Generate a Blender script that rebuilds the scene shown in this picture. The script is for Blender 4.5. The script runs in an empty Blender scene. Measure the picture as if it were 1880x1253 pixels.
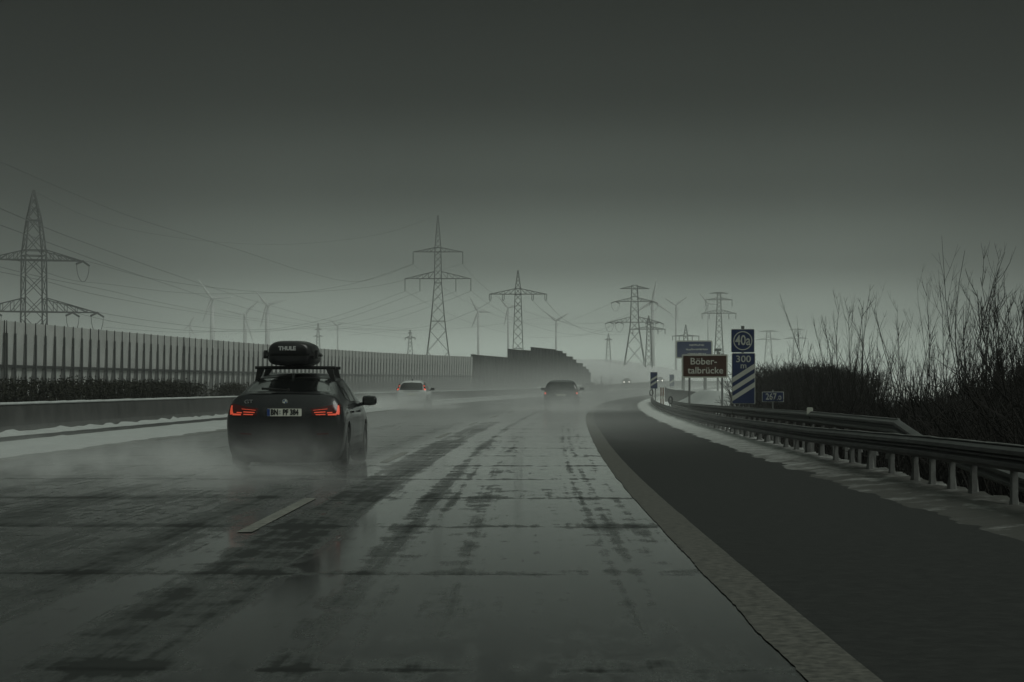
import bpy, bmesh, math, random
from mathutils import Vector, Matrix, noise
from mathutils.bvhtree import BVHTree
R = math.radians
rng = random.Random(7)
sc = bpy.context.scene
COL = sc.collection

# ------------------------------------------------------------------ camera, sky, sun, exposure
F, X0, Y0, H = 4200.0, 940.0, 709.0, 1.27          # focal length in photo pixels, axis, horizon row, eye height
cam_d = bpy.data.cameras.new('camera'); cam = bpy.data.objects.new('camera', cam_d); COL.objects.link(cam)
cam.location = (0, 0, H); cam.rotation_euler = (R(90), 0, 0)
cam_d.sensor_width = 36; cam_d.lens = F / 1880 * 36
cam_d.shift_y = (Y0 - 626.5) / 1880
cam_d.clip_start = 0.2; cam_d.clip_end = 20000
sc.camera = cam

SUN_EL, SUN_AZ = 48.0, 128.0
world = bpy.data.worlds.new('World'); sc.world = world; world.use_nodes = True

def nn(nt, typ, **kw):
    n = nt.nodes.new(typ)
    for k, v in kw.items():
        if k == 'i':
            for a, b in v.items(): n.inputs[a].default_value = b
        else: setattr(n, k, v)
    return n

def math_n(nt, op, a, b=None, c=None, clamp=False):
    n = nt.nodes.new('ShaderNodeMath'); n.operation = op; n.use_clamp = clamp
    for k, v in enumerate((a, b, c)):
        if v is None: continue
        if isinstance(v, (int, float)): n.inputs[k].default_value = v
        else: nt.links.new(v, n.inputs[k])
    return n.outputs[0]

def ramp_n(nt, fac, stops, interp='LINEAR'):
    n = nt.nodes.new('ShaderNodeValToRGB'); cr = n.color_ramp; cr.interpolation = interp
    while len(cr.elements) < len(stops): cr.elements.new(0.5)
    for e, (p, v) in zip(cr.elements, stops):
        e.position = p
        e.color = (v, v, v, 1) if isinstance(v, (int, float)) else (*v, 1)
    nt.links.new(fac, n.inputs[0])
    return n.outputs[0]

def build_world():
    nt = world.node_tree; nt.nodes.clear()
    out = nt.nodes.new('ShaderNodeOutputWorld'); bg = nt.nodes.new('ShaderNodeBackground')
    sky = nt.nodes.new('ShaderNodeTexSky'); sky.sky_type = 'NISHITA'; sky.sun_disc = False
    sky.sun_elevation = R(SUN_EL); sky.sun_rotation = R(SUN_AZ); sky.air_density = 2; sky.dust_density = 6
    bw = nt.nodes.new('ShaderNodeRGBToBW'); nt.links.new(sky.outputs[0], bw.inputs[0])
    tc = nt.nodes.new('ShaderNodeTexCoord'); sp = nt.nodes.new('ShaderNodeSeparateXYZ')
    nt.links.new(tc.outputs['Generated'], sp.inputs[0])
    z = sp.outputs[2]
    # overcast deck: pale fog band on the horizon, a heavy dark cloud bank ahead, brighter cloud overhead and behind
    front = ramp_n(nt, z, [(0.0, .95), (0.014, .84), (0.030, .385), (0.055, .145), (0.09, .055), (0.13, .014), (0.17, .006), (.20, .008), (.36, .30), (1.0, .42)], 'EASE')
    back = ramp_n(nt, z, [(0.0, .12), (.12, .16), (.35, .32), (1.0, .42)])
    az = ramp_n(nt, math_n(nt, 'MULTIPLY_ADD', sp.outputs[1], .5, .5), [(0.55, 0.0), (0.95, 1.0)], 'EASE')
    mix = nt.nodes.new('ShaderNodeMix'); mix.data_type = 'FLOAT'
    nt.links.new(az, mix.inputs[0]); nt.links.new(back, mix.inputs[2]); nt.links.new(front, mix.inputs[3])
    # the bank thins towards the road's vanishing point
    side = ramp_n(nt, math_n(nt, 'ABSOLUTE', math_n(nt, 'SUBTRACT', sp.outputs[0], .02)), [(0.0, 1.06), (0.10, .86), (.22, .38), (.6, .40)], 'EASE')
    nz = nn(nt, 'ShaderNodeTexNoise', i={'Scale': 2.2, 'Detail': 4.0, 'Roughness': .5})
    mp = nn(nt, 'ShaderNodeMapping'); mp.inputs['Scale'].default_value = (1, 1, 3.0)
    nt.links.new(tc.outputs['Generated'], mp.inputs[0]); nt.links.new(mp.outputs[0], nz.inputs['Vector'])
    cl = math_n(nt, 'MULTIPLY_ADD', nz.outputs[0], .22, .89)
    v = math_n(nt, 'MULTIPLY', math_n(nt, 'MULTIPLY', mix.outputs[0], side), cl)
    v = math_n(nt, 'ADD', math_n(nt, 'MULTIPLY', v, 10.0), math_n(nt, 'MULTIPLY', bw.outputs[0], .02))
    col = nt.nodes.new('ShaderNodeVectorMath'); col.operation = 'SCALE'
    col.inputs[0].default_value = (.845, 1.0, .865); nt.links.new(v, col.inputs['Scale'])
    nt.links.new(col.outputs[0], bg.inputs[0]); bg.inputs[1].default_value = 0.1
    nt.links.new(bg.outputs[0], out.inputs[0])
build_world()

sun_d = bpy.data.lights.new('sun', 'SUN'); sun = bpy.data.objects.new('sun', sun_d); COL.objects.link(sun)
sun_d.energy = 1.35; sun_d.angle = R(30); sun_d.color = (.94, 1.0, .92)
sun.rotation_euler = (R(-(90 - SUN_EL)), 0, R(-SUN_AZ))
sc.view_settings.view_transform = 'Standard'; sc.view_settings.look = 'None'
sc.view_settings.exposure = -0.2; sc.view_settings.gamma = 1.0
sc.cycles.max_bounces = 8; sc.cycles.diffuse_bounces = 3; sc.cycles.glossy_bounces = 3
sc.cycles.transparent_max_bounces = 12; sc.cycles.volume_bounces = 3
sc.cycles.use_denoising = True
sc.cycles.sample_clamp_indirect = 4.0
HAZE_DENSITY, HAZE_TOP = .00057, 51.5

# ------------------------------------------------------------------ helpers
K = 1.85e-4
def cx(Y):
    return K * Y * Y if Y < 800 else K * 640000 + 2 * K * 800 * (Y - 800) * .3
def zr(Y):
    return 1.5e-5 * (min(max(Y, 200), 620) - 200) ** 2
def head(Y): return -math.atan(2 * K * Y)
def at(x, y, Y):                      # the point at depth Y behind photo pixel (x, y)
    return Vector(((x - X0) * Y / F, Y, H + (Y0 - y) * Y / F))
def smooth(a, b, v):
    t = min(max((v - a) / (b - a), 0), 1); return t * t * (3 - 2 * t)
def lerp_tab(tab, v):
    if v <= tab[0][0]: return tab[0][1]
    for (a, p), (b, q) in zip(tab, tab[1:]):
        if v <= b: return p + (q - p) * (v - a) / (b - a)
    return tab[-1][1]

class MB:
    def __init__(s): s.v = []; s.f = []
    def quad_grid(s, rows):
        n = len(rows[0]); b = len(s.v)
        for r in rows: s.v.extend([tuple(p) for p in r])
        for i in range(len(rows) - 1):
            for j in range(n - 1):
                a = b + i * n + j; s.f.append((a, a + 1, a + n + 1, a + n))
        return s
    def box(s, c, d, rot=0.0):
        b = len(s.v); cs, sn = math.cos(rot), math.sin(rot)
        for z in (-1, 1):
            for x, y in ((-1, -1), (1, -1), (1, 1), (-1, 1)):
                px, py = x * d[0] / 2, y * d[1] / 2
                s.v.append((c[0] + px * cs - py * sn, c[1] + px * sn + py * cs, c[2] + z * d[2] / 2))
        for f in ((3, 2, 1, 0), (4, 5, 6, 7), (0, 1, 5, 4), (1, 2, 6, 5), (2, 3, 7, 6), (3, 0, 4, 7)):
            s.f.append(tuple(b + i for i in f))
        return s
    def tube(s, pts, r, n=4, r2=None, cap=True):
        pts = [Vector(p) for p in pts]; m = len(pts); b = len(s.v)
        up0 = Vector((0, 0, 1))
        for i, p in enumerate(pts):
            d = (pts[min(i + 1, m - 1)] - pts[max(i - 1, 0)])
            if d.length < 1e-9: d = Vector((0, 0, 1))
            d.normalize()
            u = d.cross(up0 if abs(d.z) < .95 else Vector((1, 0, 0))).normalized(); w = d.cross(u)
            rr = r if r2 is None else r + (r2 - r) * i / (m - 1)
            for k in range(n):
                a = 2 * math.pi * (k + .5) / n
                s.v.append(tuple(p + u * (rr * math.cos(a)) + w * (rr * math.sin(a))))
        for i in range(m - 1):
            for k in range(n):
                a = b + i * n + k; c = b + i * n + (k + 1) % n
                s.f.append((a, c, c + n, a + n))
        if cap and n > 2:
            s.f.append(tuple(b + k for k in reversed(range(n)))); s.f.append(tuple(b + (m - 1) * n + k for k in range(n)))
        return s
    def prism(s, poly, fn, a, b):                    # polygon extruded between fn(p, a) and fn(p, b)
        i = len(s.v); n = len(poly)
        s.v.extend([tuple(fn(p, a)) for p in poly]); s.v.extend([tuple(fn(p, b)) for p in poly])
        s.f.append(tuple(range(i + n - 1, i - 1, -1))); s.f.append(tuple(range(i + n, i + 2 * n)))
        for k in range(n):
            s.f.append((i + k, i + (k + 1) % n, i + n + (k + 1) % n, i + n + k))
        return s
    def sweep(s, rings, closed=True, caps=True):
        n = len(rings[0]); b = len(s.v)
        for r in rings: s.v.extend([tuple(p) for p in r])
        for i in range(len(rings) - 1):
            for k in range(n if closed else n - 1):
                a = b + i * n + k; c = b + i * n + (k + 1) % n
                s.f.append((a, c, c + n, a + n))
        if caps and closed:
            s.f.append(tuple(b + k for k in reversed(range(n)))); s.f.append(tuple(b + (len(rings) - 1) * n + k for k in range(n)))
        return s

def tag(o, label=None, cat=None, group=None, kind=None):
    if label: o['label'] = label
    if cat: o['category'] = cat
    if group: o['group'] = group
    if kind: o['kind'] = kind
    return o

def obj(name, mb, mat, parent=None, smooth_sh=False):
    me = bpy.data.meshes.new(name)
    if isinstance(mb, MB): me.from_pydata(mb.v, [], mb.f)
    else: me = mb; me.name = name
    if mat is not None and not me.materials: me.materials.append(mat)
    if isinstance(mb, MB):
        bm = bmesh.new(); bm.from_mesh(me); bmesh.ops.recalc_face_normals(bm, faces=bm.faces)
        bm.to_mesh(me); bm.free()
    if smooth_sh:
        for p in me.polygons: p.use_smooth = True
    o = bpy.data.objects.new(name, me); COL.objects.link(o)
    if parent is not None: o.parent = parent
    return o

def sheet(name, mb, mat, label=None):                # open ground sheets keep their upward faces
    me = bpy.data.meshes.new(name); me.from_pydata(mb.v, [], mb.f); me.materials.append(mat)
    for p in me.polygons: p.use_smooth = True
    o = bpy.data.objects.new(name, me); COL.objects.link(o); o['kind'] = 'structure'
    if label: o['label'] = label
    return o

def empty(name, loc, rz=0.0):
    o = bpy.data.objects.new(name, None); COL.objects.link(o); o.location = loc; o.rotation_euler = (0, 0, rz); o.empty_display_size = .2
    return o

def text_mesh(body, size, depth, xs=1.0, bold=0.0):
    cu = bpy.data.curves.new('txt', 'FONT'); cu.body = body; cu.size = size; cu.extrude = depth; cu.offset = bold
    cu.align_x = 'CENTER'; cu.align_y = 'CENTER'; cu.resolution_u = 3
    t = bpy.data.objects.new('txt', cu); COL.objects.link(t)
    me = bpy.data.meshes.new_from_object(t.evaluated_get(bpy.context.evaluated_depsgraph_get()))
    bpy.data.objects.remove(t); bpy.data.curves.remove(cu)
    # stand it upright, facing -Y
    me.transform(Matrix.Rotation(R(90), 4, 'X') @ Matrix.Diagonal((xs, 1, 1, 1)))
    me.materials.clear()
    return me

def text(body, size, mat, parent, loc, depth=.004, xs=1.0, bold=0.0, name='lettering', fit=None, cap=None):
    me = text_mesh(body, size, depth, xs, bold)
    if fit:
        vx = [v.co.x for v in me.vertices]; me.transform(Matrix.Translation((-(max(vx) + min(vx)) / 2, 0, 0)))
        k = fit / (max(vx) - min(vx)); kz = k if cap is None else cap / (size * .73); me.transform(Matrix.Diagonal((k, 1, kz, 1)))
    o = obj(name, me, mat, parent); o.location = loc
    return o

# ------------------------------------------------------------------ materials
def principled(name, col, rough=.5, metal=0.0, spec=.5, coat=0.0, emis=None, estr=0.0, noise_amt=0.0, nscale=5.0, bump=0.0, col2=None):
    m = bpy.data.materials.new(name); m.use_nodes = True; nt = m.node_tree; b = nt.nodes['Principled BSDF']
    b.inputs['Base Color'].default_value = (*col, 1); b.inputs['Roughness'].default_value = rough
    b.inputs['Metallic'].default_value = metal; b.inputs['Specular IOR Level'].default_value = spec
    b.inputs['Coat Weight'].default_value = coat; b.inputs['Coat Roughness'].default_value = .04
    if emis: b.inputs['Emission Color'].default_value = (*emis, 1); b.inputs['Emission Strength'].default_value = estr
    if noise_amt or col2 or bump:
        tc = nt.nodes.new('ShaderNodeTexCoord')
        nz = nn(nt, 'ShaderNodeTexNoise', i={'Scale': nscale, 'Detail': 6.0, 'Roughness': .6})
        nt.links.new(tc.outputs['Object'], nz.inputs['Vector'])
        c2 = col2 or tuple(c * (1 - noise_amt) for c in col)
        rp = ramp_n(nt, nz.outputs[0], [(.35, c2), (.65, col)])
        nt.links.new(rp, b.inputs['Base Color'])
        nt.links.new(math_n(nt, 'MULTIPLY_ADD', nz.outputs[0], .3, max(rough - .15, .02)), b.inputs['Roughness'])
        if bump:
            bp = nn(nt, 'ShaderNodeBump', i={'Strength': bump, 'Distance': .05}); nt.links.new(nz.outputs[0], bp.inputs['Height'])
            nt.links.new(bp.outputs[0], b.inputs['Normal'])
    return m

def grime(m):                                    # road film over the lower body, thinning upwards
    nt = m.node_tree; b = nt.nodes['Principled BSDF']; tc = nt.nodes.new('ShaderNodeTexCoord'); sp = nt.nodes.new('ShaderNodeSeparateXYZ'); nt.links.new(tc.outputs['Object'], sp.inputs[0])
    nz = nn(nt, 'ShaderNodeTexNoise', i={'Scale': 3.0, 'Detail': 8.0, 'Roughness': .7})
    mp = nt.nodes.new('ShaderNodeMapping'); mp.inputs['Scale'].default_value = (1, 1, .35); nt.links.new(tc.outputs['Object'], mp.inputs[0]); nt.links.new(mp.outputs[0], nz.inputs['Vector'])
    a = nt.nodes.new('ShaderNodeMapRange'); a.inputs[1].default_value = .95; a.inputs[2].default_value = .25; nt.links.new(sp.outputs[2], a.inputs[0])
    k = math_n(nt, 'MULTIPLY', a.outputs[0], math_n(nt, 'MULTIPLY_ADD', nz.outputs[0], 2.4, -.75, clamp=True), clamp=True)
    mx = nt.nodes.new('ShaderNodeMix'); mx.data_type = 'RGBA'; nt.links.new(k, mx.inputs[0]); nt.links.new(b.inputs['Base Color'].links[0].from_socket, mx.inputs[6])
    mx.inputs[7].default_value = (.034, .034, .031, 1); nt.links.new(mx.outputs[2], b.inputs['Base Color'])
    nt.links.new(math_n(nt, 'MULTIPLY_ADD', k, .5, .28), b.inputs['Roughness']); nt.links.new(math_n(nt, 'MULTIPLY_ADD', k, -.5, .5), b.inputs['Coat Weight'])

def band(nt, o, centre, half, soft):
    d = math_n(nt, 'ABSOLUTE', math_n(nt, 'SUBTRACT', o, centre))
    n = nt.nodes.new('ShaderNodeMapRange'); n.interpolation_type = 'SMOOTHSTEP'
    n.inputs[1].default_value = half + soft; n.inputs[2].default_value = max(half - soft, 0); nt.links.new(d, n.inputs[0])
    return n.outputs[0]

def wet_road(name, base_dark, base_light, wet_r, dry_r, tracks, joints=False, wet_bias=0.0, streak=1.0):
    m = bpy.data.materials.new(name); m.use_nodes = True; nt = m.node_tree; b = nt.nodes['Principled BSDF']
    g = nt.nodes.new('ShaderNodeNewGeometry'); sp = nt.nodes.new('ShaderNodeSeparateXYZ'); nt.links.new(g.outputs['Position'], sp.inputs[0])
    X, Y = sp.outputs[0], sp.outputs[1]
    o = math_n(nt, 'SUBTRACT', X, math_n(nt, 'MULTIPLY', math_n(nt, 'MULTIPLY', Y, Y), K))
    cv = nt.nodes.new('ShaderNodeCombineXYZ'); nt.links.new(o, cv.inputs[0]); nt.links.new(Y, cv.inputs[1])
    def noise_at(scale, sx, sy, detail=6, rough=.6):
        mp = nt.nodes.new('ShaderNodeMapping'); mp.inputs['Scale'].default_value = (sx, sy, 1); nt.links.new(cv.outputs[0], mp.inputs[0])
        n = nn(nt, 'ShaderNodeTexNoise', i={'Scale': scale, 'Detail': detail, 'Roughness': rough}); nt.links.new(mp.outputs[0], n.inputs['Vector'])
        return n.outputs[0]
    big = noise_at(.5, .7, .28)            # long puddle film along the lanes
    mid = noise_at(1.6, 1.0, 1.0)
    fine = noise_at(4.0, 1.5, .42, 8, .70)
    lane = noise_at(5.0, 2.2, .035, 5, .6)         # long streaks dragged out by the traffic
    grain = noise_at(45.0, 1, 1, 3, .6)
    dry = math_n(nt, 'ADD', math_n(nt, 'MULTIPLY', big, .75), math_n(nt, 'ADD', math_n(nt, 'MULTIPLY', mid, .35), math_n(nt, 'MULTIPLY', fine, .50)))
    dry = math_n(nt, 'ADD', dry, math_n(nt, 'MULTIPLY', math_n(nt, 'SUBTRACT', lane, .5), .55))
    dry = math_n(nt, 'MULTIPLY_ADD', math_n(nt, 'SUBTRACT', dry, .87 + wet_bias), 2.2 * streak, .2)
    jag = math_n(nt, 'MULTIPLY_ADD', fine, .25, math_n(nt, 'MULTIPLY', mid, .45))
    ow = math_n(nt, 'ADD', o, math_n(nt, 'MULTIPLY_ADD', jag, .26, -.09))
    for (c, h, s, a) in tracks:
        k = band(nt, ow, c, h, s)
        dry = math_n(nt, 'ADD', dry, math_n(nt, 'MULTIPLY', k, math_n(nt, 'MULTIPLY', math_n(nt, 'MULTIPLY_ADD', mid, .9, .5), a)))
    lane2 = nt.nodes.new('ShaderNodeMapRange'); lane2.inputs[1].default_value = -2.2; lane2.inputs[2].default_value = -3.0; lane2.inputs[3].default_value = 0.0; lane2.inputs[4].default_value = .20; nt.links.new(o, lane2.inputs[0])
    dry = math_n(nt, 'ADD', dry, math_n(nt, 'ADD', lane2.outputs[0], math_n(nt, 'MULTIPLY', math_n(nt, 'SUBTRACT', fine, .5), .55)))
    flood = nt.nodes.new('ShaderNodeMapRange'); flood.inputs[1].default_value = 24; flood.inputs[2].default_value = 52; flood.inputs[4].default_value = .32; nt.links.new(Y, flood.inputs[0])
    dry = math_n(nt, 'SUBTRACT', dry, flood.outputs[0])       # more standing water further along
    col_extra = None
    if joints:
        ysk = math_n(nt, 'ADD', Y, math_n(nt, 'MULTIPLY_ADD', math_n(nt, 'SUBTRACT', fine, .5), .12, math_n(nt, 'MULTIPLY', o, .035)))
        ph = math_n(nt, 'FRACT', math_n(nt, 'DIVIDE', math_n(nt, 'SUBTRACT', ysk, 15.4 - 2.6 - 52), 5.2))
        jl = band(nt, ph, .5, .012, .010)
        jw = math_n(nt, 'MULTIPLY', band(nt, ph, .53, .05, .05), mid)
        ll = band(nt, o, -2.52, .018, .015)
        dry = math_n(nt, 'ADD', dry, math_n(nt, 'ADD', math_n(nt, 'MULTIPLY', jw, .9), math_n(nt, 'MULTIPLY', math_n(nt, 'MAXIMUM', jl, math_n(nt, 'MULTIPLY', ll, .6)), math_n(nt, 'MULTIPLY_ADD', mid, 1.1, -.25))))
        col_extra = math_n(nt, 'MULTIPLY', math_n(nt, 'MAXIMUM', jl, ll), .45)
    dry = math_n(nt, 'MINIMUM', math_n(nt, 'MAXIMUM', dry, 0.0), 1.0)
    rgh = math_n(nt, 'ADD', math_n(nt, 'MULTIPLY', dry, dry_r - wet_r), math_n(nt, 'ADD', math_n(nt, 'MULTIPLY_ADD', grain, .05, wet_r - .04), math_n(nt, 'MULTIPLY_ADD', fine, .10, -.035)))
    rgh = math_n(nt, 'MULTIPLY_ADD', lane2.outputs[0], .55, rgh)
    nt.links.new(rgh, b.inputs['Roughness'])
    spl = math_n(nt, 'MULTIPLY_ADD', dry, -.96, 1.0); nt.links.new(spl, b.inputs['Specular IOR Level'])
    cf = math_n(nt, 'MULTIPLY_ADD', grain, .35, math_n(nt, 'MULTIPLY_ADD', fine, .40, math_n(nt, 'MULTIPLY', mid, .25)))
    cm = ramp_n(nt, cf, [(.40, base_dark), (.60, base_light)])
    if col_extra is not None:
        mx = nt.nodes.new('ShaderNodeMix'); mx.data_type = 'RGBA'; nt.links.new(col_extra, mx.inputs[0]); nt.links.new(cm, mx.inputs[6])
        mx.inputs[7].default_value = (.008, .008, .008, 1); cm = mx.outputs[2]
    nt.links.new(cm, b.inputs['Base Color'])
    bh = math_n(nt, 'ADD', math_n(nt, 'MULTIPLY', math_n(nt, 'MULTIPLY', grain, dry), 1.0), math_n(nt, 'MULTIPLY', fine, .06))
    bp = nn(nt, 'ShaderNodeBump', i={'Strength': .09, 'Distance': .01}); nt.links.new(bh, bp.inputs['Height']); nt.links.new(bp.outputs[0], b.inputs['Normal'])
    return m

TR = [(-1.02, .11, .08, .85), (-.80, .07, .06, .35), (-.42, .14, .16, .42), (.66, .05, .05, .5), (.82, .05, .05, .45), (1.05, .10, .10, .30),
      (-1.90, .34, .12, 1.1), (-2.95, .22, .18, .55), (-4.9, .22, .2, .45), (-6.3, .2, .2, .4)]
M = {}
M['concrete'] = wet_road('wet_concrete_slabs', (.018, .020, .019), (.036, .038, .036), .085, .58, TR, joints=True, wet_bias=.08, streak=1.3)
M['asphalt_far'] = wet_road('wet_dark_asphalt', (.020, .022, .021), (.040, .042, .040), .10, .5, TR[:4], wet_bias=.10)
M['shoulder'] = principled('rough_shoulder_asphalt', (.027, .028, .0265), .80, col2=(.013, .0135, .013), nscale=7.0, bump=.3, spec=.22)
M['edge_paint'] = principled('worn_edge_paint', (.120, .117, .102), .66, noise_amt=.75, nscale=14, spec=.25)
M['dash_paint'] = principled('worn_lane_paint', (.25, .25, .22), .6, noise_amt=.75, nscale=9, spec=.25)
M['snow'] = principled('snow', (.46, .48, .47), .8, noise_amt=.16, nscale=1.2, bump=.5, spec=.2)
M['slush'] = principled('dirty_vignetted_slush', (.66, .68, .66), .8, col2=(.50, .51, .49), nscale=2.4, bump=.8, spec=.2)
def dirty(m):                                    # patchy road grit, plus lens-vignette darkening painted into the near verge, fading ahead
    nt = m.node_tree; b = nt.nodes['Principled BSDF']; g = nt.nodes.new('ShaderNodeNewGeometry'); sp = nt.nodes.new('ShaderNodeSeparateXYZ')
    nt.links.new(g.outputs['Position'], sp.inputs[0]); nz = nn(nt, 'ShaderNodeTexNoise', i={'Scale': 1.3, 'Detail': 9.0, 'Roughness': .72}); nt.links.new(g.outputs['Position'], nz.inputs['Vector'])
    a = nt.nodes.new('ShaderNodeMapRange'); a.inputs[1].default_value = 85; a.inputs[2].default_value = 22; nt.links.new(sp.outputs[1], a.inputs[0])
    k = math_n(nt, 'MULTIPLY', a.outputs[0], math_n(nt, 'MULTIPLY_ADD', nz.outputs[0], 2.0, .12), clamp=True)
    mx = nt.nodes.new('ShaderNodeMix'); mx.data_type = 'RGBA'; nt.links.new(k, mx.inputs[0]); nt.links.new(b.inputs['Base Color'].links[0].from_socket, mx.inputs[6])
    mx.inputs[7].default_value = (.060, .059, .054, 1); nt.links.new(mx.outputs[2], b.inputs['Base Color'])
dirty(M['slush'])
M['field'] = principled('snow_field', (.86, .88, .87), .85, col2=(.76, .78, .77), nscale=.02, spec=.2)
M['deadgrass'] = principled('dead_grass_soil', (.045, .042, .034), .9, col2=(.018, .017, .014), nscale=1.2, bump=.6, spec=.15)
M['barrier'] = principled('damp_barrier_concrete', (.085, .086, .082), .75, noise_amt=.45, nscale=1.3, bump=.15, spec=.3)
M['panel'] = principled('pale_noise_panel', (.50, .51, .49), .6, noise_amt=.18, nscale=.5, spec=.35)
M['panel_low'] = principled('pale_noise_panel_lower', (.50, .51, .49), .65, noise_amt=.25, nscale=.6, spec=.3)
M['post_dark'] = principled('dark_steel_post', (.045, .047, .046), .55, noise_amt=.3, nscale=3)
M['gusset'] = principled('grey_gusset_concrete', (.13, .135, .13), .7, noise_amt=.2, nscale=2)
M['darkwall'] = principled('dark_noise_wall', (.030, .033, .031), .85, noise_amt=.35, nscale=.3, spec=.2)
M['steel'] = principled('weathered_galvanised_steel', (.10, .104, .10), .55, metal=.25, noise_amt=.45, nscale=2.5)
M['steel_rust'] = principled('dark_wet_guardrail_steel', (.016, .016, .0155), .5, metal=.2, noise_amt=.5, nscale=2.0)
M['post_snow'] = principled('snow_caked_post_steel', (.17, .174, .166), .7, col2=(.07, .07, .067), nscale=3.5)
M['lattice'] = principled('grey_lattice_steel', (.040, .043, .042), .6, noise_amt=.25, nscale=1.0)
M['turbine'] = principled('turbine_paint', (.48, .49, .485), .5, noise_amt=.1, nscale=.2)
M['wire'] = principled('aluminium_cable', (.03, .032, .031), .6, noise_amt=.1, nscale=1)
M['blue'] = principled('blue_sign_sheet', (.014, .027, .080), .45, noise_amt=.15, nscale=3, spec=.35)
M['brown'] = principled('brown_sign_sheet', (.040, .017, .009), .6, noise_amt=.12, nscale=3, spec=.15)
M['white'] = principled('white_sign_sheet', (.40, .41, .36), .5, noise_amt=.12, nscale=3, spec=.3)
M['signgrey'] = principled('grey_sign_back', (.14, .145, .14), .6, noise_amt=.2, nscale=3)
M['bark'] = principled('bare_bark', (.022, .020, .017), .85, col2=(.012, .011, .010), nscale=3, spec=.2)
M['twig'] = principled('bare_twig', (.017, .015, .013), .85, noise_amt=.4, nscale=2, spec=.2)
M['hedgeleaf'] = principled('dark_hedge_leaf', (.030, .031, .022), .75, col2=(.020, .020, .014), nscale=1.5, spec=.25)
M['paint_dark'] = principled('black_car_paint', (.006, .0065, .008), .30, coat=.9, spec=.4, noise_amt=.35, nscale=4)
grime(M['paint_dark'])
M['paint_white'] = principled('white_car_paint', (.55, .57, .56), .35, coat=.8, noise_amt=.12, nscale=3)
M['paint_grey'] = principled('dark_grey_car_paint', (.022, .024, .025), .35, coat=.8, noise_amt=.2, nscale=3)
M['glass'] = principled('tinted_car_glass', (.008, .009, .009), .05, spec=1.0, coat=.6, noise_amt=.2, nscale=5)
M['plastic'] = principled('black_plastic', (.012, .012, .012), .5, noise_amt=.3, nscale=8)
M['boxplastic'] = principled('satin_black_box_plastic', (.011, .011, .012), .36, noise_amt=.2, nscale=6)
M['tyre'] = principled('wet_tyre_rubber', (.010, .010, .010), .5, noise_amt=.3, nscale=12)
M['rim'] = principled('dirty_alloy', (.16, .165, .16), .4, metal=.7, noise_amt=.4, nscale=10)
M['alu'] = principled('dull_aluminium', (.30, .31, .30), .4, metal=.5, noise_amt=.2, nscale=6)
M['lens'] = principled('dark_red_lens', (.060, .006, .005), .18, spec=.5, noise_amt=.2, nscale=10)
M['glow'] = principled('lit_tail_lamp', (.4, .03, .015), .4, emis=(1.0, .14, .065), estr=.43, noise_amt=.05, nscale=10)
M['glow_far'] = principled('lit_far_tail_lamp', (.4, .05, .03), .4, emis=(1.0, .16, .09), estr=.9, noise_amt=.05, nscale=10)
M['glow_white'] = principled('lit_headlamp', (.8, .8, .7), .4, emis=(1.0, .97, .86), estr=9.0, noise_amt=.05, nscale=10)
M['plate'] = principled('plate_white', (.62, .63, .55), .5, noise_amt=.1, nscale=10)
M['plate_ink'] = principled('plate_black', (.008, .008, .008), .5, noise_amt=.1, nscale=10)
M['plate_blue'] = principled('plate_blue', (.012, .04, .17), .5, noise_amt=.1, nscale=10)
M['silver'] = principled('silver_badge', (.38, .39, .39), .35, metal=.6, noise_amt=.1, nscale=20)
M['badge_blue'] = principled('badge_blue', (.03, .08, .2), .4, noise_amt=.1, nscale=20)
M['logo'] = principled('printed_white_logo', (.45, .46, .45), .5, noise_amt=.1, nscale=20)
M['orange'] = principled('faded_orange_marker', (.17, .075, .03), .6, noise_amt=.3, nscale=4)
M['greenpanel'] = principled('dull_green_board', (.045, .060, .050), .6, noise_amt=.2, nscale=2)

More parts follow.
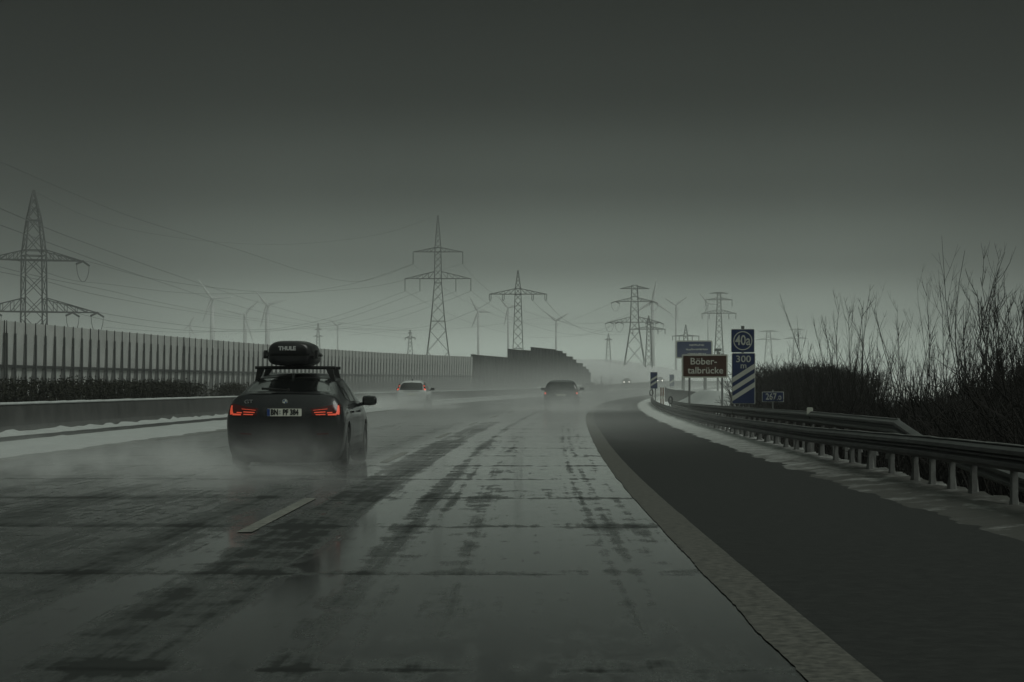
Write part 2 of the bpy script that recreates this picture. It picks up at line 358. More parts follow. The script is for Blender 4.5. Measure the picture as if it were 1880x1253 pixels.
# ------------------------------------------------------------------ ground, roads
YS = [-60, -40, -25] + list(range(-15, 640, 5)) + [660, 700, 740, 780, 820, 860, 900, 960, 1050, 1200, 1500, 1900, 2250]
def ground_z(o, Y):
    z = zr(Y) - .05
    rd = smooth(24, 70, abs(o + 12))
    z += 7.8 * smooth(430, 800, Y) * rd
    if o > 5.3:
        z -= (.75 * smooth(5.3, 8.5, o)) * (1 - smooth(110, 200, Y))
        z += .9 * smooth(12, 40, o) * (1 - smooth(130, 260, Y))
    if o > 4.3: z += .03 * noise.noise(Vector((o * .6, Y * .35, 0)))
    return z
def build_ground():
    os_ = [-1700, -1200, -800, -400, -200, -120, -80, -60, -45, -36, -32, -29, -24, -20, -16, -14, -12, -9.3, -4, 1, 4.0, 4.6, 5.1, 5.4, 5.9, 6.5, 7.2, 8, 9, 10.5, 12.5, 15, 18, 22, 28, 36, 50, 75, 120, 200, 400, 800, 1500]
    m = MB(); m.quad_grid([[(o + cx(Y), Y, ground_z(o, Y)) for o in os_] for Y in YS])
    mat = M['field'].copy(); mat.name = 'snowy_ground'; nt = mat.node_tree; b = nt.nodes['Principled BSDF']
    # bare dead grass under the scrub on the right of the road, snow everywhere else
    g = nt.nodes.new('ShaderNodeNewGeometry'); sp = nt.nodes.new('ShaderNodeSeparateXYZ'); nt.links.new(g.outputs['Position'], sp.inputs[0])
    o = math_n(nt, 'SUBTRACT', sp.outputs[0], math_n(nt, 'MULTIPLY', math_n(nt, 'MULTIPLY', sp.outputs[1], sp.outputs[1]), K))
    nz = nn(nt, 'ShaderNodeTexNoise', i={'Scale': .5, 'Detail': 7.0, 'Roughness': .65}); nt.links.new(g.outputs['Position'], nz.inputs['Vector'])
    a = nt.nodes.new('ShaderNodeMapRange'); a.inputs[1].default_value = 4.9; a.inputs[2].default_value = 5.5; nt.links.new(o, a.inputs[0])
    c = nt.nodes.new('ShaderNodeMapRange'); c.inputs[1].default_value = 125; c.inputs[2].default_value = 95; nt.links.new(sp.outputs[1], c.inputs[0])
    e = nt.nodes.new('ShaderNodeMapRange'); e.inputs[1].default_value = 90; e.inputs[2].default_value = 40; nt.links.new(o, e.inputs[0])
    k = math_n(nt, 'MULTIPLY', math_n(nt, 'MULTIPLY', a.outputs[0], c.outputs[0]), e.outputs[0])
    thr = math_n(nt, 'GREATER_THAN', math_n(nt, 'ADD', k, math_n(nt, 'MULTIPLY', nz.outputs[0], .6)), .82)
    mx = nt.nodes.new('ShaderNodeMix'); mx.data_type = 'RGBA'; nt.links.new(thr, mx.inputs[0])
    old = b.inputs['Base Color'].links[0].from_socket; nt.links.new(old, mx.inputs[6])
    gr = ramp_n(nt, nz.outputs[0], [(.35, (.016, .015, .012)), (.65, (.040, .037, .030))]); nt.links.new(gr, mx.inputs[7])
    nt.links.new(mx.outputs[2], b.inputs['Base Color'])
    sheet('ground', m, mat)
build_ground()

def strip(name, o0, o1, y0, y1, z, mat, step=5.0, cols=2):
    n = max(2, int((y1 - y0) / step) + 1); m = MB()
    m.quad_grid([[(o0 + (o1 - o0) * j / (cols - 1) + cx(Y), Y, zr(Y) + z) for j in range(cols)] for Y in [y0 + (y1 - y0) * i / (n - 1) for i in range(n)]])
    return sheet(name, m, mat)
strip('road', -9.6, 1.42, -15, 81, 0.0, M['concrete'], cols=5)
strip('road', -9.6, 1.42, 81, 620, 0.0, M['asphalt_far'], cols=5)
strip('hard_shoulder', 1.42, 4.7, -15, 620, 0.0, M['shoulder'], cols=3)
strip('median_strip', -13.8, -9.6, -15, 620, -.004, M['shoulder'], cols=3)
strip('opposite_road', -30.5, -14.3, -15, 620, -.004, M['asphalt_far'], cols=3)
for o_ in (-2.40, -6.0):
    for k in range(-1, 14):
        y0 = 19.8 + 18 * k
        strip('lane_dash', o_ - .06, o_ + .075, y0, y0 + 6, .006, M['dash_paint'], step=1)

def rough_band(name, oa, ob, y0, y1, hfun, mat, seed, edge=.25, step=.5, cols=9, zoff=.0, flat=False):
    n = int((y1 - y0) / step) + 1; rows = []
    for i in range(n):
        Y = y0 + (y1 - y0) * i / (n - 1)
        a = oa + edge * (noise.noise(Vector((Y * .55, seed, 0))) + .5 * noise.noise(Vector((Y * (2.1 if not flat else 7.0), seed, 3))))
        sh = .15 * smooth(24, 70, Y) if flat else 0
        a += sh
        b = ob + sh + edge * .4 * noise.noise(Vector((Y * .7, seed, 9)))
        row = []
        for j in range(cols):
            t = j / (cols - 1); o = a + (b - a) * t
            h = hfun(t) if flat else hfun(t) * (1 + .8 * noise.noise(Vector((o * 2.2, Y * 1.4, seed))) + .7 * noise.noise(Vector((o * 6, Y * 4, seed))) + .4 * noise.noise(Vector((o * 13, Y * 9, seed))))
            row.append((o + cx(Y), Y, zr(Y) + zoff + max(h, -.02)))
        rows.append(row)
    m = MB(); m.quad_grid(rows); return sheet(name, m, mat)
rough_band('edge_line', 1.25, 1.57, 6, 60, lambda t: .006, M['edge_paint'], 11.0, edge=.022, step=.12, cols=3, flat=True)
rough_band('edge_line', 1.25, 1.57, 60, 400, lambda t: .006, M['edge_paint'], 11.0, edge=.02, step=1.5, cols=3, flat=True)
strip('edge_line', -9.05, -8.8, -15, 400, .006, M['edge_paint'], step=2)
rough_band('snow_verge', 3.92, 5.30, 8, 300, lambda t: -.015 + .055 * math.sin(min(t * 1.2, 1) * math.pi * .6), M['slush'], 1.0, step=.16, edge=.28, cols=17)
rough_band('snow_strip', -9.15, -12.2, 20, 420, lambda t: -.012 + .09 * math.sin(t * math.pi), M['snow'], 4.0, step=.8, edge=.3)
rough_band('snow_drift', -13.25, -13.74, 20, 420, lambda t: -.01 + .10 * t, M['snow'], 6.0, step=.8, edge=.12, cols=5)

# ------------------------------------------------------------------ barriers, noise walls, guardrails
def yrange(a, b, st):
    n = max(1, round((b - a) / st)); return [a + (b - a) * i / n for i in range(n + 1)]

def concrete_barrier():
    t = empty('concrete_barrier', (cx(60) - 13.7, 60, 0))
    tag(t, 'low grey concrete median barrier topped with a line of snow', 'barrier')
    org = Vector(t.location); rings = []; caps = []
    for i, Y in enumerate(yrange(20, 560, 4)):
        z = zr(Y)
        prof = [(-13.72, -.04), (-13.72, .10), (-13.80, .22), (-13.86, .78), (-14.18, .78), (-14.26, .2), (-14.3, -.04)]
        rings.append([Vector((o + cx(Y), Y, z + h)) - org for o, h in prof])
    obj('wall', MB().sweep(rings), M['barrier'], t)
    for Y in yrange(20, 420, .8):
        z = zr(Y); n1 = noise.noise(Vector((Y * .8, 1, 0))) * .02; n2 = noise.noise(Vector((Y * 2.3, 5, 0))) * .012
        hgt = .055 + n1 + n2
        caps.append([Vector((o + cx(Y), Y, z + h)) - org for o, h in [(-13.835 - n2, .772), (-13.85, .79 + hgt * .7), (-13.98, .785 + hgt), (-14.12, .79 + hgt * .8), (-14.2, .772)]])
    obj('snow_cap', MB().sweep(caps), M['snow'], t, True)
concrete_barrier()

NB = -32.0
def nb_top(Y): return 4.95 + .6 * (Y - 122) / 240 + zr(Y)
def noise_barrier():
    t = empty('noise_barrier', (NB + cx(122), 122, 0))
    tag(t, 'long pale noise barrier wall with a row of dark upright posts', 'noise barrier')
    org = Vector(t.location); y0, y1 = 106.0, 372.6
    up, lo, rail = [], [], []
    for Y in yrange(y0, y1, 4):
        zt = nb_top(Y); zm = zt * .46 + .1; z0 = zr(Y) - .1
        def P(o, z): return Vector((NB + o + cx(Y), Y, z)) - org
        up.append([P(0, zt), P(-.16, zt), P(-.28, zm), P(-.12, zm)])
        lo.append([P(-.14, zm - .03), P(-.30, zm - .03), P(-.62, z0), P(-.46, z0)])
        rail.append([P(-.01, zm + .10), P(-.20, zm + .10), P(-.20, zm - .08), P(-.01, zm - .08)])
    obj('upper_panel', MB().sweep(up), M['panel'], t)
    obj('lower_panel', MB().sweep(lo), M['panel_low'], t)
    obj('rail', MB().sweep(rail), M['post_dark'], t)
    ys = [y0 + 1 + 2.3 * i for i in range(int((y1 - y0) / 2.3))]
    def post_mb(m, g, Y, dbl):
        zt = nb_top(Y); zm = zt * .46 + .1; z0 = zr(Y) - .1; ztop = zt - (zt - zr(Y)) * .135
        X = NB + cx(Y)
        for dy in ((0, .55) if dbl else (0,)):
            m.box(Vector((X + .05, Y + dy, (z0 + ztop) / 2)) - org, (.08, .20, ztop - z0))
            m.box(Vector((X + .035, Y + dy, (ztop + zt) / 2 + .02)) - org, (.05, .06, zt - ztop + .04))
        # the grey web behind the dark flange, running back to the leaning panel
        poly = [(.0, ztop - .5), (-.12, ztop - .75), (-.2, zm), (-.60, z0), (0, z0)]
        g.prism(poly, lambda p, s: Vector((X + p[0], Y + s, p[1])) - org, -.07, .07)
    vis = [Y for Y in ys if Y > 119]
    rest_m, rest_g = MB(), MB()
    for i, Y in enumerate(ys):
        dbl = (i % 22 == 10)
        if Y > 119 and vis.index(Y) < 96:
            m, g = MB(), MB(); post_mb(m, g, Y, dbl)
            p = obj('post', m, M['post_dark'], t); obj('gusset', g, M['gusset'], p)
        else: post_mb(rest_m, rest_g, Y, dbl)
    r = obj('posts', rest_m, M['post_dark'], t); r['kind'] = 'stuff'; obj('gussets', rest_g, M['gusset'], r)
noise_barrier()

def dark_wall(name, label, ya, yb, off, segs, panels):
    t = empty(name, (off + cx(ya), ya, zr(ya))); tag(t, label, 'noise barrier'); org = Vector(t.location)
    m = MB(); cap = MB(); ribs = MB(); n = len(segs)
    for i, (pa, pb, h) in enumerate(segs):
        ring = []; rc = []
        for Y in yrange(pa, pb, 6):
            x = off + cx(Y); z0 = zr(Y) - .3
            ring.append([Vector((x, Y, z0)) - org, Vector((x, Y, h)) - org, Vector((x - .3, Y, h)) - org, Vector((x - .3, Y, z0)) - org])
            rc.append([Vector((x + .05, Y, h)) - org, Vector((x + .05, Y, h + .14)) - org, Vector((x - .35, Y, h + .14)) - org, Vector((x - .35, Y, h)) - org])
        m.sweep(ring); cap.sweep(rc)
        for Y in yrange(pa + 1, max(pb - 1, pa + 1.2), 4):
            x = off + cx(Y); ribs.box(Vector((x + .08, Y, (h + zr(Y)) / 2)) - org, (.16, .2, h - zr(Y)))
    obj('wall', m, M['darkwall'], t); obj('coping', cap, M['darkwall'], t); obj('wall_ribs', ribs, M['darkwall'], t)
def wall_at(x, off):                       # depth at which the wall line crosses photo column x
    q = (x - X0) / F; return (q + math.sqrt(q * q - 4 * K * off)) / (2 * K)
def hz(x, y, off): Y = wall_at(x, off); return H + (Y0 - y) * Y / F
O1, O2 = -32.0, -35.5
dark_wall('dark_noise_wall', 'dark level noise wall joining the end of the pale barrier', wall_at(869, O1), wall_at(985, O1), O1,
          [(wall_at(868, O1), wall_at(873, O1), hz(870, 652.5, O1)), (wall_at(873, O1), wall_at(985, O1), hz(900, 655.5, O1))], 1)
st = [(935, 962, 643.5), (962, 977, 645), (977, 1020, 641), (1020, 1033, 645.5), (1033, 1040, 650), (1040, 1052, 656), (1052, 1058, 661.5), (1058, 1070, 668), (1070, 1076, 674.5), (1076, 1081, 679), (1081, 1084.5, 685)]
dark_wall('stepped_noise_wall', 'dark high noise wall stepping down to the right in the haze', wall_at(935, O2), wall_at(1085, O2), O2,
          [(wall_at(a, O2), wall_at(b, O2), hz((a + b) / 2, y, O2)) for a, b, y in st], 1)

def guardrail(label, off, ztab, ya, yb, posts, mat, terminal=False, seed=0, deep=False):
    t = empty('guardrail', (off + cx(ya), ya, 0)); tag(t, label, 'guardrail', 'steel guardrails right of the road'); org = Vector(t.location)
    rings = []
    # W-beam section: (lateral, below top)
    prof = [(.0, 0), (-.035, -.02), (-.085, -.055), (-.085, -.105), (-.01, -.145), (-.01, -.17), (-.085, -.21), (-.085, -.26), (-.035, -.295), (.0, -.315), (.012, -.315), (-.02, -.285), (-.07, -.255), (-.07, -.215), (.005, -.175), (.005, -.14), (-.07, -.10), (-.07, -.06), (-.02, -.03), (.012, -.0)]
    for Y in yrange(ya, yb, 1.0 if yb < 120 else 2.0):
        zt = lerp_tab(ztab, Y) + zr(Y)
        rings.append([Vector((off + o + cx(Y), Y, zt + d * .84)) - org for o, d in prof])
    if terminal:
        first = rings[0]; g = []
        for k, (dy, dx, dz) in enumerate(((-9.5, .5, -.62), (-6, .33, -.42), (-3, .16, -.2))):
            g.append([p + Vector((dx - .3, dy, dz)) for p in first])
        rings = g + rings
    obj('beam', MB().sweep(rings), mat, t)
    box_r = []
    for Y in yrange(ya, yb, 2.0):
        zt = lerp_tab(ztab, Y) + zr(Y)
        box_r.append([Vector((off + o + cx(Y), Y, zt + d)) - org for o, d in ((.03, -.06), (.14, -.06), (.14, -.22), (.03, -.22))])
    obj('back_rail', MB().sweep(box_r), M['steel_rust'], t)
    sn = []
    for Y in yrange(ya, yb, .7):
        zt = lerp_tab(ztab, Y) + zr(Y); q = .014 + .012 * noise.noise(Vector((Y * 1.1, seed, 0)))
        sn.append([Vector((off + o + cx(Y), Y, zt + d)) - org for o, d in ((-.03, .0), (-.012, q), (.02, q), (.05, -.005))])
    obj('snow_cap', MB().sweep(sn), M['post_snow'], t, True)
    for Y in posts:
        zt = lerp_tab(ztab, Y) + zr(Y) - .05; x = off + .09 + cx(Y); z0 = ground_z(off, Y) - .25
        m = MB()
        prof = [(-.06, -.03), (.06, -.03), (.06, .03), (.048, .03), (.048, -.018), (-.048, -.018), (-.048, .03), (-.06, .03)]
        m.prism(prof, lambda p, z: Vector((x + p[1], Y + p[0], z)) - org, z0, zt)
        a = rng.uniform(.03, .06)
        m.sweep([[Vector((x + (r + a) * math.cos(q * math.pi / 3), Y + (r + .02) * math.sin(q * math.pi / 3), z)) - org for q in range(6)] for r, z in ((.035, -.02), (.015, .08), (-.005, .2 + a))])
        obj('post', m, M['post_snow'], t)
    return t
R1 = [(10, .68), (23, .66), (28.6, .63), (41, .52), (63, .42), (96, .36), (170, .42)]
p1 = [17.4, 19.7, 21.9, 23.9, 26.1, 27.45, 28.8, 30.1, 32.1, 34.2]
while p1[-1] < 54: p1.append(p1[-1] + 2.0)
while p1[-1] < 168: p1.append(p1[-1] + 1.6)
guardrail('long dark roadside guardrail nearest the hard shoulder, on snow-caked posts', 5.05, R1, 9, 172, p1[:98], M['steel_rust'])
R2 = [(39, .70), (52, .68), (82, .55), (110, .42), (184, .2), (260, .3)]
p2 = [40.5 + 2.0 * i for i in range(60)]
guardrail('pale second guardrail behind, with a ramped end, below the sign posts', 6.3, R2, 39, 160, p2, M['steel'], terminal=True, seed=4)

# ------------------------------------------------------------------ signs
def plate(m, w, h, d=.03, rad=.06, y=0.0, zc=0.0, xc=0.0):
    pts = []
    for cx_, cz, a0 in ((w / 2 - rad, h / 2 - rad, 0), (-w / 2 + rad, h / 2 - rad, 90), (-w / 2 + rad, -h / 2 + rad, 180), (w / 2 - rad, -h / 2 + rad, 270)):
        for k in range(5):
            a = R(a0 + k * 22.5); pts.append((xc + cx_ + rad * math.cos(a), zc + cz + rad * math.sin(a)))
    m.prism(pts, lambda p, yy: Vector((p[0], yy, p[1])), y, y + d)
    return m

def bruecke_sign():
    Y = 115; c = at(1294, 672.5, Y); s = Y / F
    t = empty('bridge_name_sign', (c.x, Y, ground_z(c.x - cx(Y), Y)), R(-2)); zb = c.z - t.location.z
    tag(t, 'brown sign with white letters naming a valley bridge, on two posts', 'sign')
    w, h = 84 * s, 43 * s
    obj('border', plate(MB(), w, h, .03, .05, 0, zb), M['white'], t)
    obj('panel', plate(MB(), w - .14, h - .14, .01, .03, -.012, zb), M['brown'], t)
    text('Böber-', .5, M['white'], t, (-2 * s, -.022, zb + 8.2 * s), depth=.006, fit=48 * s, cap=12.6 * s, bold=.004)
    text('talbrücke', .5, M['white'], t, (1 * s, -.022, zb - 8.4 * s), depth=.006, fit=65 * s, cap=12.6 * s, bold=.004)
    for x in (-28, 32):
        obj('post', MB().tube([(x * s, .07, -.4), (x * s, .07, zb + h / 2 + .04)], .055, 8), M['signgrey'], t)
bruecke_sign()

def beacon(name, label, xc, yt, yb, wpx, Y, stripes, number=None, extra=None, group=None):
    s = Y / F; c = at(xc, (yt + yb) / 2, Y); w, h = wpx * s, (yb - yt) * s
    t = empty(name, (c.x, Y, min(ground_z(c.x - cx(Y), Y), c.z - h / 2 - .3)), R(-2)); zb = c.z - t.location.z
    tag(t, label, 'sign', group)
    rim = .05 * w
    obj('border', plate(MB(), w, h, .03, .05 * w, 0, zb), M['white'], t)
    obj('panel', plate(MB(), w - rim * 1.1, h - rim * 1.1, .01, .04 * w, -.012, zb), M['blue'], t)
    m = MB(); wi = w - rim * 1.1
    for (zl, th) in stripes:                      # left edge height from plate bottom, in parts of h
        z0 = zb - h / 2 + zl * h; rise = wi * .64
        m.prism([(-wi / 2, z0), (wi / 2, z0 + rise), (wi / 2, z0 + rise + th * h), (-wi / 2, z0 + th * h)], lambda p, yy: Vector((p[0], yy, p[1])), -.020, -.0125)
    obj('stripe', m, M['white'], t)
    if number:
        text(number, .3, M['white'], t, (0, -.018, zb + h / 2 - 11.5 * s), depth=.005, fit=27 * s, cap=12.5 * s, bold=.003)
        text('m', .3, M['white'], t, (0, -.018, zb + h / 2 - 23.5 * s), depth=.005, fit=10.5 * s, cap=11 * s, bold=.003)
    for x in (-.22, .22):
        obj('post', MB().tube([(x * w, .06, -.4), (x * w, .06, zb + h / 2 - .05)], .035, 6), M['signgrey'], t)
    return t, s, zb, h, w, c
t, s, zb, h, w, c = beacon('countdown_beacon', 'tall blue exit beacon reading 300 m with three pale stripes', 1365, 648.5, 742, 43, 80,
                           [(.055, .095), (.235, .095), (.415, .10)], '300')
h2 = 43 * s; z2 = zb + h / 2 + h2 / 2 + .02
n_ = empty('exit_number_sign', (c.x - 1.2 * s, 80, t.location.z), R(-2)); tag(n_, 'blue square exit sign with 40a in a white circle, above the beacon', 'sign')
obj('border', plate(MB(), w * .99, h2, .03, .04, 0, z2), M['white'], n_)
obj('panel', plate(MB(), w * .95, h2 - .035, .01, .03, -.012, z2), M['blue'], n_)
ring = []
for k in range(41):
    a = 2 * math.pi * k / 40; ring.append([(math.cos(a) * r, y, z2 + math.sin(a) * r) for r, y in ((.405 * w, -.013), (.405 * w, -.02), (.365 * w, -.02), (.365 * w, -.013))])
obj('circle', MB().sweep(ring, closed=True, caps=False), M['white'], n_)
text('40a', .5, M['white'], n_, (0, -.018, z2), depth=.005, fit=28 * s, cap=19 * s, bold=.006)
obj('post', MB().tube([(0, .08, -.4), (0, .08, z2 + h2 / 2 + .09)], .045, 8).box((0, .08, z2 + h2 / 2 + .06), (.11, .1, .1)), M['signgrey'], n_)
beacon('countdown_beacon', 'small hazy blue beacon with two stripes, nearer of the two far ones', 1200.5, 683.5, 714, 13, 151, [(.13, .13), (.42, .13)], group='countdown beacons far along the verge')
beacon('countdown_beacon', 'faintest and smallest blue beacon with one stripe, far down the verge', 1233.5, 688, 709.5, 8.6, 245, [(.2, .16)], group='countdown beacons far along the verge')

def km_sign():
    Y = 92; s = Y / F; c = at(1419, 729, Y)
    t = empty('kilometre_sign', (c.x, Y, ground_z(c.x - cx(Y), Y)), R(-2)); zb = c.z - t.location.z
    tag(t, 'small blue kilometre sign reading 267.0 before dark bushes', 'sign')
    w, h = 40 * s, 19 * s
    obj('border', plate(MB(), w, h, .02, .03, 0, zb), M['white'], t)
    obj('panel', plate(MB(), w - .05, h - .05, .01, .02, -.012, zb), M['blue'], t)
    text('267', .3, M['white'], t, (-3.2 * s, -.016, zb), fit=20 * s, cap=12 * s, bold=.004)
    text('.0', .3, M['white'], t, (11.5 * s, -.016, zb - 2 * s), fit=8 * s, cap=8 * s, bold=.004)
    obj('post', MB().tube([(0, .05, -.3), (0, .05, zb + h / 2 + .08)], .03, 6), M['alu'], t)
km_sign()

def direction_sign():
    Y = 225; s = Y / F; c = at(1274.5, 642, Y)
    t = empty('direction_sign', (c.x, Y, ground_z(c.x - cx(Y), Y)), R(-4)); zb = c.z - t.location.z
    tag(t, 'large hazy blue direction board with three lines, behind the brown sign', 'sign')
    w, h = 67 * s, 33 * s
    obj('border', plate(MB(), w, h, .06, .15, 0, zb), M['white'], t)
    obj('panel', plate(MB(), w - .25, h - .25, .02, .1, -.03, zb), M['blue'], t)
    for k, (z, wd) in enumerate(((8, 26), (0, 38), (-8, 32))):       # place names too faint to read: broken white strokes
        m = MB(); x = -wd / 2
        r2 = random.Random(k)
        while x < wd / 2:
            q = r2.uniform(1.1, 2.2); m.box(((x + 4 + q / 2) * s, -.04, zb + (z + r2.uniform(-.5, .5)) * s), (q * s, .015, r2.uniform(1.6, 3.0) * s)); x += q + r2.uniform(.5, 1.2)
        obj('lettering', m, M['white'], t)
    for x in (-20, 20):
        obj('post', MB().tube([(x * s, .25, -.5), (x * s, .25, zb + h / 2)], .16, 6), M['signgrey'], t)
direction_sign()

def small_bits():
    # grey-green boards beside the direction board
    Y = 226; s = Y / F; c = at(1318, 646, Y)
    t = empty('service_sign', (c.x, Y, ground_z(c.x - cx(Y), Y))); zb = c.z - t.location.z
    tag(t, 'small dull green board standing right of the blue direction board', 'sign')
    obj('panel', plate(MB(), 13 * s, 4.5 * s, .06, .08, 0, zb + 3 * s), M['greenpanel'], t)
    obj('lower_panel', plate(MB(), 7 * s, 5 * s, .06, .08, 0, zb - 3 * s, 1.2 * s), M['signgrey'], t)
    obj('post', MB().tube([(0, .15, -.4), (0, .15, zb + 3 * s)], .1, 6), M['signgrey'], t)
    # two orange-banded snow poles at the gap in the rail
    for k, x in enumerate((1213.5, 1217.5)):
        Y = 150; c = at(x, 712, Y); z0 = zr(Y) - .1
        t = empty('snow_pole', (c.x, Y, z0)); tag(t, ('left' if k == 0 else 'right') + ' one of two thin orange snow poles behind the rail end', 'snow pole', 'orange snow poles')
        zt = c.z - z0
        obj('pole', MB().tube([(0, 0, 0), (0, 0, zt)], .045, 6), M['orange'], t)
        obj('band', MB().tube([(0, 0, zt * .42), (0, 0, zt * .55)], .052, 6), M['white'], t)
    # white delineator on the second guardrail
    Y = 52; c = at(1487, 762, Y); t = empty('delineator', (c.x, Y, c.z - .45)); tag(t, 'dirty white reflector plate fixed on the second guardrail', 'delineator')
    obj('reflector', plate(MB(), .14, .20, .03, .03, 0, .52), M['white'], t)
    obj('bracket', MB().tube([(0, .04, .44), (.05, .04, .30), (-.02, .05, .12)], .035, 6), M['post_snow'], t)
    # bridge parapet with a snowy top beyond the rail end
    t = empty('bridge_parapet', at(1224, 735, 190)); tag(t, 'grey concrete bridge parapet with a snowy top beyond the poles', 'parapet'); org = Vector(t.location)
    Yp = 190; P_ = lambda x, y: at(x, y, Yp)
    top = [P_(1221, 711.5), P_(1226, 714), P_(1240, 716.5), P_(1253, 717), P_(1300, 722)]
    poly = [(top[0].x, -.4)] + [(p.x, p.z) for p in top] + [(top[-1].x, -.4)]
    obj('wall', MB().prism(poly, lambda p, yy: Vector((p[0], Yp + yy, p[1])) - org, 0, .5), M['barrier'], t)
    cap = [[Vector((p.x, Yp + dy, p.z + dz)) - org for dy, dz in ((-.05, .005), (0, .10), (.45, .10), (.55, .005))] for p in top[:4]]
    obj('snow_cap', MB().sweep(cap), M['snow'], t)
    # round traffic mirror-like sign back in front of it
    Y = 140; c = at(1229.5, 725, Y); t = empty('round_sign', (c.x, Y, zr(Y) - .1)); tag(t, 'small round grey sign standing before the concrete parapet', 'sign')
    zt = c.z - t.location.z
    obj('disc', MB().tube([(0, 0, zt), (0, -.03, zt)], .13, 16), M['alu'], t); obj('post', MB().tube([(0, .03, 0), (0, .03, zt)], .025, 6), M['signgrey'], t)
    # hoop-shaped end loops of the guardrails
    for k, (x, y, Y) in enumerate(((1196, 722, 150), (1231, 736, 128))):
        c = at(x, y, Y); t = empty('rail_end_hoop', (c.x, Y, c.z - .3))
        tag(t, ('dark steel hoop closing the far end of the front rail', 'dark steel hoop closing the far end of the second rail')[k], 'guardrail end')
        pts = [(.11 * math.cos(a), 0, .32 + .2 * math.sin(a)) for a in [R(d) for d in range(0, 361, 30)]]
        obj('hoop', MB().tube(pts, .035, 6), M['steel_rust'], t)
    # snow bank by the sign, and a low brick-striped culvert head
    m = MB(); rows = []
    for i in range(25):
        Y = 125 + i * 4; rows.append([])
        for j in range(15):
            o = 6.9 + j * .42; h = 1.2 * math.exp(-((o - 9.3) / 1.7) ** 2) * smooth(125, 150, Y) * (1 - smooth(190, 221, Y)) - .25
            rows[-1].append((o + cx(Y), Y, zr(Y) + h + .05 * noise.noise(Vector((o, Y * .3, 2)))))
    m.quad_grid(rows); sheet('snow_bank', m, M['snow'])
    # distant long low embankment behind the parapet
    m = MB(); rows = []
    for i in range(30):
        Y = 250 + i * 7; rows.append([])
        for j in range(12):
            o = 14 + j * 3.0; h = 2.3 * math.exp(-((o - 30) / 10) ** 2) * smooth(250, 300, Y) * (1 - smooth(400, 452, Y)) - .3
            rows[-1].append((o + cx(Y), Y, zr(Y) + h))
    m.quad_grid(rows); sheet('embankment', m, M['slush'])
small_bits()

# ------------------------------------------------------------------ pylons, cables, turbines
def bar(m, a, b, r): m.tube([a, b], r, 4, cap=False)
def lattice(m, levels, rl, rb, pitch=1.0):
    """square tower through (z, half width) levels: four legs, cross-braced faces"""
    zs = [levels[0][0]]
    z = zs[0]
    while z < levels[-1][0] - .01:
        wdt = lerp_tab(levels, z); z = min(z + max(wdt * 2 * pitch, .8), levels[-1][0])
        if levels[-1][0] - z < .3 * wdt: z = levels[-1][0]
        zs.append(z)
    def corner(k, z): w = lerp_tab(levels, z); sx, sy = ((-1, -1), (1, -1), (1, 1), (-1, 1))[k % 4]; return Vector((sx * w, sy * w, z))
    for a, b in zip(zs, zs[1:]):
        for k in range(4):
            bar(m, corner(k, a), corner(k, b), rl)
            bar(m, corner(k, a), corner(k + 1, b), rb); bar(m, corner(k + 1, a), corner(k, b), rb)
    for z in [l[0] for l in levels[1:]]:
        for k in range(4): bar(m, corner(k, z), corner(k + 1, z), rb * 1.4)

def crossarm(m, z, half, depth, wb, rl, rb, tip_drop=0.0, sides=(-1, 1)):
    for sx in sides:
        tip = Vector((sx * half, 0, z + tip_drop)); n = 5
        for sy in (-1, 1):
            lo0, up0 = Vector((sx * wb, sy * wb, z)), Vector((sx * wb, sy * wb, z + depth))
            bar(m, lo0, tip, rl); bar(m, up0, tip, rl * .8)
            for k in range(1, n):
                t0, t1 = k / n, (k + .5) / n
                bar(m, lo0.lerp(tip, t0), up0.lerp(tip, t0), rb)
                bar(m, up0.lerp(tip, (k - 1) / n), lo0.lerp(tip, t0), rb)
        for k in range(1, n):
            a, b = Vector((sx * wb, -wb, z)), Vector((sx * wb, wb, z)); bar(m, a.lerp(tip, k / n), b.lerp(tip, k / n), rb)
    bar(m, (-wb, -wb, z), (wb, -wb, z), rl); bar(m, (-wb, wb, z), (wb, wb, z), rl)

def pylon(x, ybase, Y, label, levels_px, arms, rz=0.0, group='lattice pylons', legs=1.0, strain=False, thick=1.0, zb=None):
    """levels_px: (row, half width px); arms: (row, half px, depth px, [insulator positions px], insulator px, twin)"""
    s = Y / F; X = (x - X0) * s; zb = (H + (Y0 - ybase) * s) if zb is None else zb
    t = empty('pylon', (X, Y, zb), rz); tag(t, label, 'pylon', group)
    def zz(row): return H + (Y0 - row) * s - zb
    lv = sorted([(zz(r), w * s) for r, w in levels_px])
    rl, rb = .10 * thick * max(1, Y / 520), .05 * thick * max(1, Y / 650)
    m = MB(); lattice(m, lv, rl, rb); obj('tower', m, M['lattice'], t)
    for (row, half, dep, ins, il, twin) in arms:
        m = MB(); crossarm(m, zz(row), half * s, dep * s, lerp_tab(lv, zz(row)), rl * .9, rb); obj('crossarm', m, M['lattice'], t)
        for px in ins:
            m = MB(); xx = px * s; z0 = zz(row)
            if strain:      # strain strings lying along the wires with a hanging jumper loop
                for dy in (-1, 1):
                    m.tube([(xx, dy * .2, z0), (xx + 1.5 * dy, dy * 2.2, z0 - .55)], .17, 6)
                m.tube([(xx + 1.5 * math.cos(a), 2.2 * math.cos(a), z0 - .6 - 2.6 * math.sin(a)) for a in [math.pi * k / 8 for k in range(9)]], .05, 4)
            elif twin:
                for d in (-1, 1): m.tube([(xx + d * 1.6 * s, 0, z0), (xx + d * 1.6 * s, 0, z0 - il * .8 * s), (xx, 0, z0 - il * s)], .07, 5)
            else:
                m.tube([(xx, 0, z0), (xx, 0, z0 - il * s)], .09 * max(1, Y / 600), 6)
            obj('insulator', m, M['lattice'], t)
    return t
